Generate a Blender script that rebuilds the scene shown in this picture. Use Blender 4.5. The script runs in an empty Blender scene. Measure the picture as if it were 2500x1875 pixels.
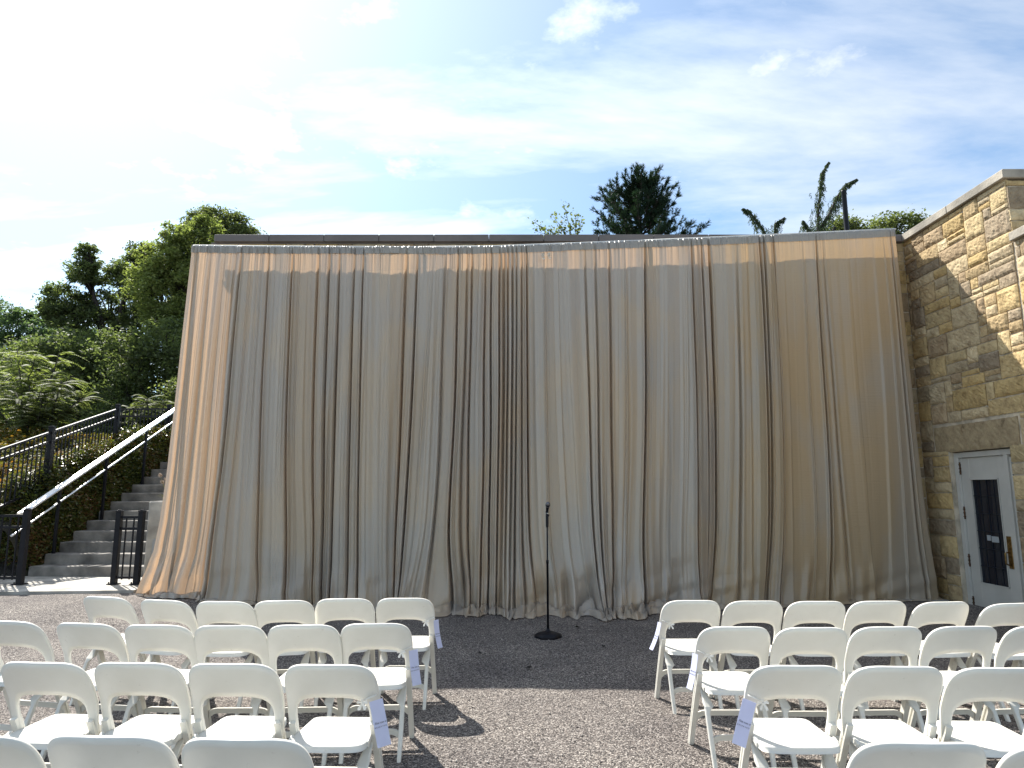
import bpy, math, random
import numpy as np
from mathutils import Vector, Matrix, noise

SC = bpy.context.scene
COL = SC.collection
R = math.radians

# ------------------------------------------------------------------ camera
cam_d = bpy.data.cameras.new('camera')
cam = bpy.data.objects.new('camera', cam_d)
COL.objects.link(cam)
cam.location = (0, 0, 1.62)
cam.rotation_euler = (R(90 + 8.9), 0, 0)
cam_d.sensor_width = 36
cam_d.lens = 1650 / 2500 * 36
cam_d.clip_start = 0.05
cam_d.clip_end = 2000
SC.camera = cam

# ------------------------------------------------------------------ light
TS = Vector((-0.58, 0.715, 1.0)).normalized()          # direction towards the sun
SUN_EL = math.asin(TS.z)
SUN_AZ = math.atan2(TS.x, TS.y)                        # from +Y towards +X
sl = bpy.data.lights.new('sun', 'SUN')
sl.energy = 5.0
sl.angle = R(0.55)
sl.color = (1.0, 0.955, 0.88)
so = bpy.data.objects.new('sun', sl)
COL.objects.link(so)
so.rotation_euler = (-TS).to_track_quat('-Z', 'Y').to_euler()

W = bpy.data.worlds.new('World')
SC.world = W
W.use_nodes = True
nt = W.node_tree
nt.nodes.clear()
out = nt.nodes.new('ShaderNodeOutputWorld')
bg = nt.nodes.new('ShaderNodeBackground')
sky = nt.nodes.new('ShaderNodeTexSky')
sky.sky_type = 'NISHITA'
sky.sun_disc = False
sky.sun_elevation = SUN_EL
sky.sun_rotation = SUN_AZ
sky.air_density = 0.85
sky.dust_density = 0.35
sky.ozone_density = 1.0
bg.inputs['Strength'].default_value = 0.095
tc = nt.nodes.new('ShaderNodeTexCoord')
def wn(t, **k):
    n = nt.nodes.new(t)
    for a, b in k.items():
        setattr(n, a, b)
    return n
def wl(a, b): nt.links.new(a, b)
# thin cirrus: the direction projected onto a high flat layer, stretched
sep = wn('ShaderNodeSeparateXYZ'); wl(tc.outputs['Generated'], sep.inputs[0])
zz = wn('ShaderNodeMath', operation='MAXIMUM'); wl(sep.outputs['Z'], zz.inputs[0]); zz.inputs[1].default_value = 0.04
za = wn('ShaderNodeMath', operation='ADD'); wl(zz.outputs[0], za.inputs[0]); za.inputs[1].default_value = 0.12
dx = wn('ShaderNodeMath', operation='DIVIDE'); wl(sep.outputs['X'], dx.inputs[0]); wl(za.outputs[0], dx.inputs[1])
dy = wn('ShaderNodeMath', operation='DIVIDE'); wl(sep.outputs['Y'], dy.inputs[0]); wl(za.outputs[0], dy.inputs[1])
cmb = wn('ShaderNodeCombineXYZ'); wl(dx.outputs[0], cmb.inputs[0]); wl(dy.outputs[0], cmb.inputs[1])
mp = wn('ShaderNodeMapping'); wl(cmb.outputs[0], mp.inputs['Vector'])
mp.inputs['Rotation'].default_value = (0, 0, R(28)); mp.inputs['Scale'].default_value = (0.55, 1.25, 1); mp.inputs['Location'].default_value = (1.7, 0.35, 0)
n1 = wn('ShaderNodeTexNoise'); wl(mp.outputs[0], n1.inputs['Vector'])
n1.inputs['Scale'].default_value = 1.15; n1.inputs['Detail'].default_value = 9; n1.inputs['Roughness'].default_value = 0.58; n1.inputs['Distortion'].default_value = 0.35
r1 = wn('ShaderNodeValToRGB'); wl(n1.outputs['Fac'], r1.inputs[0])
r1.color_ramp.elements[0].position = 0.46; r1.color_ramp.elements[0].color = (0, 0, 0, 1)
r1.color_ramp.elements[1].position = 0.72; r1.color_ramp.elements[1].color = (1, 1, 1, 1)
n2 = wn('ShaderNodeTexNoise'); wl(cmb.outputs[0], n2.inputs['Vector'])
n2.inputs['Scale'].default_value = 2.6; n2.inputs['Detail'].default_value = 10; n2.inputs['Roughness'].default_value = 0.62
r2 = wn('ShaderNodeValToRGB'); wl(n2.outputs['Fac'], r2.inputs[0])
r2.color_ramp.elements[0].position = 0.54; r2.color_ramp.elements[0].color = (0, 0, 0, 1)
r2.color_ramp.elements[1].position = 0.72; r2.color_ramp.elements[1].color = (.85, .85, .85, 1)
mx = wn('ShaderNodeMath', operation='MAXIMUM'); wl(r1.outputs[0], mx.inputs[0]); wl(r2.outputs[0], mx.inputs[1])
# forward scattering: cloud lit brighter near the sun
dt = wn('ShaderNodeVectorMath', operation='DOT_PRODUCT'); wl(tc.outputs['Generated'], dt.inputs[0]); dt.inputs[1].default_value = TS
mr = wn('ShaderNodeMapRange'); wl(dt.outputs['Value'], mr.inputs['Value'])
mr.inputs['From Min'].default_value = 0.45; mr.inputs['From Max'].default_value = 0.98
mr.inputs['To Min'].default_value = 0.0; mr.inputs['To Max'].default_value = 1.0
pw = wn('ShaderNodeMath', operation='POWER'); wl(mr.outputs[0], pw.inputs[0]); pw.inputs[1].default_value = 2.0
cb = wn('ShaderNodeMath', operation='MULTIPLY_ADD'); wl(pw.outputs[0], cb.inputs[0]); cb.inputs[1].default_value = 6.0; cb.inputs[2].default_value = 6.6
cc = wn('ShaderNodeVectorMath', operation='SCALE'); cc.inputs[0].default_value = (0.96, 0.99, 1.0); wl(cb.outputs[0], cc.inputs['Scale'])
# cover: noise + thin veil that thickens towards the sun
veil = wn('ShaderNodeMath', operation='MULTIPLY_ADD'); wl(pw.outputs[0], veil.inputs[0]); veil.inputs[1].default_value = 0.24; veil.inputs[2].default_value = 0.07
mm = wn('ShaderNodeMath', operation='MULTIPLY'); wl(mx.outputs[0], mm.inputs[0]); mm.inputs[1].default_value = 0.85
cov = wn('ShaderNodeMath', operation='ADD', use_clamp=True); wl(mm.outputs[0], cov.inputs[0]); wl(veil.outputs[0], cov.inputs[1])
skt = wn('ShaderNodeMix', data_type='RGBA', blend_type='MULTIPLY'); skt.inputs[0].default_value = 1.0
wl(sky.outputs[0], skt.inputs[6]); skt.inputs[7].default_value = (.98, 1.17, 1.20, 1)
mix = wn('ShaderNodeMix', data_type='RGBA'); wl(cov.outputs[0], mix.inputs[0]); wl(skt.outputs[2], mix.inputs[6]); wl(cc.outputs[0], mix.inputs[7])
wl(mix.outputs[2], bg.inputs['Color'])
wl(bg.outputs[0], out.inputs[0])

vs = SC.view_settings
vs.view_transform = 'Standard'
vs.look = 'None'
vs.exposure = 0.95
vs.gamma = 1
vs.use_curve_mapping = False
SC.cycles.max_bounces = 8
SC.cycles.transparent_max_bounces = 12
SC.cycles.transmission_bounces = 6

# ------------------------------------------------------------------ materials
def mat(name, col=(.5, .5, .5), rough=.6, metal=0.0, spec=0.5, noise_s=None, noise_amt=.15, bump=None, bump_s=40, trans=None, detail=5, coord='Object', stretch=(1, 1, 1), col2=None, sheen=0):
    m = bpy.data.materials.new(name); m.use_nodes = True
    t = m.node_tree; N = t.nodes; L = t.links
    b = N['Principled BSDF']; o = N['Material Output']
    b.inputs['Roughness'].default_value = rough
    b.inputs['Metallic'].default_value = metal
    b.inputs['Specular IOR Level'].default_value = spec
    if sheen: b.inputs['Sheen Weight'].default_value = sheen
    c = N.new('ShaderNodeTexCoord'); mpn = N.new('ShaderNodeMapping'); mpn.inputs['Scale'].default_value = stretch
    L.new(c.outputs[coord], mpn.inputs['Vector'])
    b.inputs['Base Color'].default_value = (*col, 1)
    csock = None
    if noise_s:
        n = N.new('ShaderNodeTexNoise'); n.inputs['Scale'].default_value = noise_s; n.inputs['Detail'].default_value = detail
        L.new(mpn.outputs[0], n.inputs['Vector'])
        rp = N.new('ShaderNodeValToRGB'); L.new(n.outputs['Fac'], rp.inputs[0])
        c2 = col2 or tuple(x * (1 - noise_amt * 2) for x in col)
        rp.color_ramp.elements[0].position = .32; rp.color_ramp.elements[1].position = .68
        rp.color_ramp.elements[0].color = (*c2, 1); rp.color_ramp.elements[1].color = (*[min(1, x * (1 + noise_amt)) for x in col], 1)
        L.new(rp.outputs[0], b.inputs['Base Color']); csock = rp.outputs[0]
    if bump:
        n = N.new('ShaderNodeTexNoise'); n.inputs['Scale'].default_value = bump_s; n.inputs['Detail'].default_value = 6
        L.new(mpn.outputs[0], n.inputs['Vector'])
        bp = N.new('ShaderNodeBump'); bp.inputs['Strength'].default_value = bump; bp.inputs['Distance'].default_value = .02
        L.new(n.outputs['Fac'], bp.inputs['Height']); L.new(bp.outputs[0], b.inputs['Normal'])
    if trans:
        tr = N.new('ShaderNodeBsdfTranslucent'); ms = N.new('ShaderNodeMixShader')
        tr.inputs['Color'].default_value = (*trans[1], 1); ms.inputs[0].default_value = trans[0]
        L.new(b.outputs[0], ms.inputs[1]); L.new(tr.outputs[0], ms.inputs[2]); L.new(ms.outputs[0], o.inputs[0])
    m['csock'] = 0
    return m

def leaf_mat(name, dark, light, tr, tfac=.4, spec=.16, third=None, gloss=.58):
    m = bpy.data.materials.new(name); m.use_nodes = True
    t = m.node_tree; N = t.nodes; L = t.links
    b = N['Principled BSDF']; o = N['Material Output']
    g = N.new('ShaderNodeNewGeometry')
    c = N.new('ShaderNodeTexCoord'); n = N.new('ShaderNodeTexNoise'); n.inputs['Scale'].default_value = .9; n.inputs['Detail'].default_value = 3
    L.new(c.outputs['Object'], n.inputs['Vector'])
    ad = N.new('ShaderNodeMath'); ad.operation = 'MULTIPLY_ADD'; L.new(g.outputs['Random Per Island'], ad.inputs[0]); ad.inputs[1].default_value = .5
    L.new(n.outputs['Fac'], ad.inputs[2])
    rp = N.new('ShaderNodeValToRGB'); L.new(ad.outputs[0], rp.inputs[0])
    e = rp.color_ramp.elements
    e[0].position = .45; e[0].color = (*dark, 1); e[1].position = .95; e[1].color = (*light, 1)
    if third:
        x = e.new(1.0); x.color = (*third, 1); e[1].position = .8
    L.new(rp.outputs[0], b.inputs['Base Color'])
    b.inputs['Roughness'].default_value = gloss; b.inputs['Specular IOR Level'].default_value = spec
    tr_n = N.new('ShaderNodeBsdfTranslucent'); mc = N.new('ShaderNodeMix'); mc.data_type = 'RGBA'; mc.blend_type = 'MULTIPLY'; mc.inputs[0].default_value = 1
    L.new(rp.outputs[0], mc.inputs[6]); mc.inputs[7].default_value = (*tr, 1)
    L.new(mc.outputs[2], tr_n.inputs['Color'])
    ms = N.new('ShaderNodeMixShader'); ms.inputs[0].default_value = tfac
    L.new(b.outputs[0], ms.inputs[1]); L.new(tr_n.outputs[0], ms.inputs[2]); L.new(ms.outputs[0], o.inputs[0])
    return m

M = {}
# gravel: crushed stone, speckled
def gravel_mat():
    m = bpy.data.materials.new('gravel'); m.use_nodes = True
    t = m.node_tree; N = t.nodes; L = t.links; b = N['Principled BSDF']
    c = N.new('ShaderNodeTexCoord')
    v = N.new('ShaderNodeTexVoronoi'); v.inputs['Scale'].default_value = 120; L.new(c.outputs['Object'], v.inputs['Vector'])
    v2 = N.new('ShaderNodeTexVoronoi'); v2.inputs['Scale'].default_value = 170; L.new(c.outputs['Object'], v2.inputs['Vector'])
    s = N.new('ShaderNodeSeparateColor'); L.new(v.outputs['Color'], s.inputs[0])
    rp = N.new('ShaderNodeValToRGB'); L.new(s.outputs[0], rp.inputs[0])
    e = rp.color_ramp.elements
    e[0].position = 0; e[0].color = (.028, .026, .027, 1); e[1].position = 1; e[1].color = (.56, .52, .48, 1)
    x = e.new(.35); x.color = (.11, .098, .093, 1); x = e.new(.75); x.color = (.265, .232, .21, 1)
    n = N.new('ShaderNodeTexNoise'); n.inputs['Scale'].default_value = 1.3; n.inputs['Detail'].default_value = 6; L.new(c.outputs['Object'], n.inputs['Vector'])
    r2 = N.new('ShaderNodeValToRGB'); L.new(n.outputs['Fac'], r2.inputs[0]); r2.color_ramp.elements[0].position = .3; r2.color_ramp.elements[1].position = .7
    r2.color_ramp.elements[0].color = (.72, .70, .70, 1); r2.color_ramp.elements[1].color = (1.14, 1.12, 1.07, 1)
    mu = N.new('ShaderNodeMix'); mu.data_type = 'RGBA'; mu.blend_type = 'MULTIPLY'; mu.inputs[0].default_value = 1
    L.new(rp.outputs[0], mu.inputs[6]); L.new(r2.outputs[0], mu.inputs[7]); L.new(mu.outputs[2], b.inputs['Base Color'])
    b.inputs['Roughness'].default_value = .85; b.inputs['Specular IOR Level'].default_value = .3
    ad = N.new('ShaderNodeMath'); ad.operation = 'ADD'; L.new(v.outputs['Distance'], ad.inputs[0])
    m2 = N.new('ShaderNodeMath'); m2.operation = 'MULTIPLY'; m2.inputs[1].default_value = .5; L.new(v2.outputs['Distance'], m2.inputs[0]); L.new(m2.outputs[0], ad.inputs[1])
    n3 = N.new('ShaderNodeTexNoise'); n3.inputs['Scale'].default_value = 9; n3.inputs['Detail'].default_value = 4; L.new(c.outputs['Object'], n3.inputs['Vector'])
    m3 = N.new('ShaderNodeMath'); m3.operation = 'MULTIPLY_ADD'; m3.inputs[1].default_value = -1.6; L.new(n3.outputs['Fac'], m3.inputs[0]); L.new(ad.outputs[0], m3.inputs[2])
    bp = N.new('ShaderNodeBump'); bp.invert = True; bp.inputs['Strength'].default_value = .9; bp.inputs['Distance'].default_value = .011
    L.new(m3.outputs[0], bp.inputs['Height']); L.new(bp.outputs[0], b.inputs['Normal'])
    return m
M['gravel'] = gravel_mat()
M['soil'] = mat('soil', (.05, .045, .03), .95, noise_s=3, noise_amt=.4, bump=.6, bump_s=12)
M['concrete'] = mat('concrete', (.44, .41, .36), .8, noise_s=3.2, noise_amt=.22, bump=.25, bump_s=60)
M['concrete_dark'] = mat('concrete_weathered', (.24, .22, .195), .85, noise_s=3.5, noise_amt=.27, bump=.35, bump_s=45)
M['black'] = mat('black_powder_coat', (.008, .008, .012), .42, spec=.22, noise_s=8, noise_amt=.2)
M['grille'] = mat('dark_grille', (.16, .16, .17), .45, metal=.8)
M['steel'] = mat('brushed_steel', (.92, .92, .92), .42, metal=1.0, noise_s=30, noise_amt=.05, stretch=(1, 1, 1))
M['chair'] = mat('white_resin', (.73, .715, .66), .42, spec=.4, noise_s=5, noise_amt=.03, bump=.03, bump_s=300, col2=(.68, .665, .60))
M['paper'] = mat('tag_paper', (.66, .68, .84), .7, spec=.2, noise_s=20, noise_amt=.02, trans=(.25, (.7, .72, .9)))
M['ink'] = mat('ink', (.03, .03, .05), .7)
M['ribbon'] = mat('white_ribbon', (.85, .84, .8), .5, noise_s=30, noise_amt=.03, trans=(.3, (.85, .85, .8)))
M['paint'] = mat('grey_white_door_paint', (.54, .52, .47), .35, spec=.5, noise_s=3, noise_amt=.05)
M['brass'] = mat('aged_brass', (.30, .19, .07), .4, metal=1.0, noise_s=25, noise_amt=.3)
M['hinge'] = mat('bronze_hinge', (.14, .08, .05), .5, metal=.8, noise_s=30, noise_amt=.3)
M['glass'] = mat('dark_glass', (.008, .011, .02), .05, spec=.6)
M['cames'] = mat('lead_strips', (.02, .024, .035), .4, metal=.4)
M['card'] = mat('pale_card', (.35, .37, .38), .6)
M['coping'] = mat('dark_coping', (.165, .145, .135), .6, noise_s=1.2, noise_amt=.12, bump=.1, bump_s=40)
M['coping_stone'] = mat('limestone_coping', (.36, .32, .26), .8, noise_s=2.5, noise_amt=.2, bump=.3, bump_s=30)
M['mortar'] = mat('mortar', (.58, .50, .38), .95, noise_s=6, noise_amt=.2, bump=.5, bump_s=60)
M['roof'] = mat('roof_membrane', (.12, .12, .12), .9, noise_s=2)
M['bark'] = mat('bark', (.045, .037, .03), .9, noise_s=6, noise_amt=.3, bump=.5, bump_s=14)
M['pole'] = mat('aluminium_pole', (.62, .62, .6), .4, metal=.6, noise_s=9, noise_amt=.05)
M['sleeve'] = mat('white_sleeve', (.72, .72, .7), .7, noise_s=12, noise_amt=.05, bump=.2, bump_s=30, stretch=(1, 1, .3), trans=(.2, (.7, .68, .6)))
M['leaf_dark'] = leaf_mat('dark_leaves', (.058, .074, .04), (.155, .185, .09), (1.5, 1.65, .8), .46)
M['leaf_mid'] = leaf_mat('green_leaves', (.065, .082, .036), (.18, .205, .095), (1.5, 1.6, .8), .46)
M['leaf_light'] = leaf_mat('yellow_green_leaves', (.10, .125, .05), (.28, .32, .125), (1.4, 1.5, .75), .48)
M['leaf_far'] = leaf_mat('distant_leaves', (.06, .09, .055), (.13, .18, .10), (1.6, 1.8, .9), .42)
M['leaf_cover'] = leaf_mat('ground_cover_leaves', (.028, .045, .016), (.13, .15, .05), (1.5, 1.6, .5), .35, spec=.5, third=(.16, .085, .045), gloss=.38)
M['leaf_gold'] = leaf_mat('golden_ground_cover', (.045, .058, .018), (.15, .15, .045), (1.5, 1.4, .5), .42, third=(.24, .12, .04))
M['needle'] = leaf_mat('pine_needles', (.012, .028, .016), (.035, .062, .034), (1.4, 1.6, .9), .2)
M['weep'] = leaf_mat('weeping_needles', (.035, .06, .035), (.085, .115, .06), (1.5, 1.6, .9), .3)
M['allium'] = mat('dry_flower', (.55, .45, .36), .9, noise_s=40, noise_amt=.2, trans=(.3, (.6, .5, .4)))
M['grass'] = mat('dry_grass', (.20, .20, .09), .8, trans=(.4, (.4, .4, .15)))

def scuff(m):
    N = m.node_tree.nodes; L = m.node_tree.links; b = N['Principled BSDF']; src = b.inputs['Base Color'].links[0].from_socket
    c = N.new('ShaderNodeTexCoord'); oi = N.new('ShaderNodeObjectInfo')
    ad = N.new('ShaderNodeVectorMath'); ad.operation = 'ADD'; L.new(c.outputs['Object'], ad.inputs[0])
    sc = N.new('ShaderNodeVectorMath'); sc.operation = 'SCALE'; sc.inputs[0].default_value = (37, 19, 11); L.new(oi.outputs['Random'], sc.inputs['Scale']); L.new(sc.outputs[0], ad.inputs[1])
    n = N.new('ShaderNodeTexNoise'); n.inputs['Scale'].default_value = 26; n.inputs['Detail'].default_value = 6; n.inputs['Roughness'].default_value = .7; L.new(ad.outputs[0], n.inputs['Vector'])
    r = N.new('ShaderNodeMapRange'); r.inputs['From Min'].default_value = .64; r.inputs['From Max'].default_value = .74; r.inputs['To Max'].default_value = .45; L.new(n.outputs['Fac'], r.inputs['Value'])
    n2 = N.new('ShaderNodeTexNoise'); n2.inputs['Scale'].default_value = 3; n2.inputs['Detail'].default_value = 5; L.new(ad.outputs[0], n2.inputs['Vector'])
    r2 = N.new('ShaderNodeMapRange'); r2.inputs['From Min'].default_value = .35; r2.inputs['From Max'].default_value = .7; r2.inputs['To Max'].default_value = .22; L.new(n2.outputs['Fac'], r2.inputs['Value'])
    m0 = N.new('ShaderNodeMix'); m0.data_type = 'RGBA'; L.new(r2.outputs[0], m0.inputs[0]); L.new(src, m0.inputs[6]); m0.inputs[7].default_value = (.60, .56, .47, 1)
    m1 = N.new('ShaderNodeMix'); m1.data_type = 'RGBA'; L.new(r.outputs[0], m1.inputs[0]); L.new(m0.outputs[2], m1.inputs[6]); m1.inputs[7].default_value = (.40, .37, .31, 1)
    L.new(m1.outputs[2], b.inputs['Base Color'])
scuff(M['chair'])
def stone_mat():
    m = bpy.data.materials.new('buff_ashlar'); m.use_nodes = True
    t = m.node_tree; N = t.nodes; L = t.links; b = N['Principled BSDF']
    a = N.new('ShaderNodeVertexColor'); a.layer_name = 'stone'
    c = N.new('ShaderNodeTexCoord')
    n = N.new('ShaderNodeTexNoise'); n.inputs['Scale'].default_value = 9; n.inputs['Detail'].default_value = 8; n.inputs['Roughness'].default_value = .65; L.new(c.outputs['Object'], n.inputs['Vector'])
    rp = N.new('ShaderNodeValToRGB'); L.new(n.outputs['Fac'], rp.inputs[0])
    e = rp.color_ramp.elements; e[0].position = .28; e[0].color = (.50, .46, .43, 1); e[1].position = .66; e[1].color = (1.12, 1.12, 1.10, 1)
    x = e.new(.45); x.color = (.88, .86, .84, 1)
    mu = N.new('ShaderNodeMix'); mu.data_type = 'RGBA'; mu.blend_type = 'MULTIPLY'; mu.inputs[0].default_value = 1
    L.new(a.outputs[0], mu.inputs[6]); L.new(rp.outputs[0], mu.inputs[7]); L.new(mu.outputs[2], b.inputs['Base Color'])
    b.inputs['Roughness'].default_value = .9; b.inputs['Specular IOR Level'].default_value = .25
    n2 = N.new('ShaderNodeTexNoise'); n2.inputs['Scale'].default_value = 26; n2.inputs['Detail'].default_value = 8; n2.inputs['Roughness'].default_value = .7; L.new(c.outputs['Object'], n2.inputs['Vector'])
    bp = N.new('ShaderNodeBump'); bp.inputs['Strength'].default_value = .8; bp.inputs['Distance'].default_value = .02
    L.new(n2.outputs['Fac'], bp.inputs['Height']); L.new(bp.outputs[0], b.inputs['Normal'])
    return m
M['stone'] = stone_mat()

def cloth_mat(name, tf, c0=(.53, .425, .30), c1=(.46, .405, .335), tcol=(.70, .46, .28)):
    m = bpy.data.materials.new(name); m.use_nodes = True
    t = m.node_tree; N = t.nodes; L = t.links; b = N['Principled BSDF']; o = N['Material Output']
    c = N.new('ShaderNodeTexCoord'); mp_ = N.new('ShaderNodeMapping'); mp_.inputs['Scale'].default_value = (1.0, .15, .38); L.new(c.outputs['Object'], mp_.inputs['Vector'])
    n = N.new('ShaderNodeTexNoise'); n.inputs['Scale'].default_value = 1.5; n.inputs['Detail'].default_value = 4; n.inputs['Distortion'].default_value = .5; L.new(mp_.outputs[0], n.inputs['Vector'])
    rp = N.new('ShaderNodeValToRGB'); L.new(n.outputs['Fac'], rp.inputs[0])
    e = rp.color_ramp.elements; e[0].position = .40; e[0].color = (*c0, 1); e[1].position = .60; e[1].color = (*c1, 1)
    la = N.new('ShaderNodeAttribute'); la.attribute_name = 'layers'
    fa = N.new('ShaderNodeMath'); fa.operation = 'MULTIPLY_ADD'; fa.use_clamp = False; L.new(la.outputs['Fac'], fa.inputs[0]); fa.inputs[1].default_value = .09; L.new(n.outputs['Fac'], fa.inputs[2])
    fb_ = N.new('ShaderNodeMath'); fb_.operation = 'SUBTRACT'; L.new(fa.outputs[0], fb_.inputs[0]); fb_.inputs[1].default_value = .045; L.new(fb_.outputs[0], rp.inputs[0])
    L.new(rp.outputs[0], b.inputs['Base Color'])
    b.inputs['Roughness'].default_value = .33; b.inputs['Specular IOR Level'].default_value = .75
    b.inputs['Sheen Weight'].default_value = .15
    # woven slub and storage creases
    m2 = N.new('ShaderNodeMapping'); m2.inputs['Scale'].default_value = (.5, .5, 7); L.new(c.outputs['Object'], m2.inputs['Vector'])
    n2 = N.new('ShaderNodeTexNoise'); n2.inputs['Scale'].default_value = 6; n2.inputs['Detail'].default_value = 7; n2.inputs['Roughness'].default_value = .7; L.new(m2.outputs[0], n2.inputs['Vector'])
    m3 = N.new('ShaderNodeMapping'); m3.inputs['Scale'].default_value = (7, 3, .5); L.new(c.outputs['Object'], m3.inputs['Vector'])
    n3 = N.new('ShaderNodeTexNoise'); n3.inputs['Scale'].default_value = 5; n3.inputs['Detail'].default_value = 4; L.new(m3.outputs[0], n3.inputs['Vector'])
    ad = N.new('ShaderNodeMath'); ad.operation = 'MULTIPLY_ADD'; L.new(n3.outputs['Fac'], ad.inputs[0]); ad.inputs[1].default_value = .35; L.new(n2.outputs['Fac'], ad.inputs[2])
    sp = N.new('ShaderNodeSeparateXYZ'); L.new(c.outputs['Object'], sp.inputs[0])
    nz = N.new('ShaderNodeTexNoise'); nz.inputs['Scale'].default_value = .8; L.new(c.outputs['Object'], nz.inputs['Vector'])
    cz = N.new('ShaderNodeMath'); cz.operation = 'MULTIPLY_ADD'; L.new(nz.outputs['Fac'], cz.inputs[0]); cz.inputs[1].default_value = .25; L.new(sp.outputs['Z'], cz.inputs[2])
    pp = N.new('ShaderNodeMath'); pp.operation = 'PINGPONG'; L.new(cz.outputs[0], pp.inputs[0]); pp.inputs[1].default_value = .31
    cr = N.new('ShaderNodeMapRange'); L.new(pp.outputs[0], cr.inputs['Value']); cr.inputs['From Max'].default_value = .012; cr.inputs['To Min'].default_value = 1; cr.inputs['To Max'].default_value = 0
    nm = N.new('ShaderNodeTexNoise'); nm.inputs['Scale'].default_value = 2.2; L.new(c.outputs['Object'], nm.inputs['Vector'])
    mk = N.new('ShaderNodeMapRange'); L.new(nm.outputs['Fac'], mk.inputs['Value']); mk.inputs['From Min'].default_value = .48; mk.inputs['From Max'].default_value = .62
    cm_ = N.new('ShaderNodeMath'); cm_.operation = 'MULTIPLY'; L.new(cr.outputs[0], cm_.inputs[0]); L.new(mk.outputs[0], cm_.inputs[1])
    a2 = N.new('ShaderNodeMath'); a2.operation = 'MULTIPLY_ADD'; L.new(cm_.outputs[0], a2.inputs[0]); a2.inputs[1].default_value = .55; L.new(ad.outputs[0], a2.inputs[2]); ad = a2
    bp = N.new('ShaderNodeBump'); bp.inputs['Strength'].default_value = .30; bp.inputs['Distance'].default_value = .014
    L.new(ad.outputs[0], bp.inputs['Height']); L.new(bp.outputs[0], b.inputs['Normal'])
    tr = N.new('ShaderNodeBsdfTranslucent'); ms = N.new('ShaderNodeMixShader'); tr.inputs['Color'].default_value = (*tcol, 1)
    tfm = N.new('ShaderNodeMath'); tfm.operation = 'MULTIPLY_ADD'; L.new(la.outputs['Fac'], tfm.inputs[0]); tfm.inputs[1].default_value = -.50 * tf; tfm.inputs[2].default_value = tf; L.new(tfm.outputs[0], ms.inputs[0])
    L.new(bp.outputs[0], tr.inputs['Normal'])
    L.new(b.outputs[0], ms.inputs[1]); L.new(tr.outputs[0], ms.inputs[2]); L.new(ms.outputs[0], o.inputs[0])
    return m
M['cloth'] = cloth_mat('champagne_satin', .28)
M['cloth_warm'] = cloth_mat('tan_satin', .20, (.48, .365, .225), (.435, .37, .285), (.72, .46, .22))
M['cloth_hem'] = cloth_mat('champagne_satin_doubled', .05, (.33, .30, .25), (.30, .28, .25), (.5, .4, .3))

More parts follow.
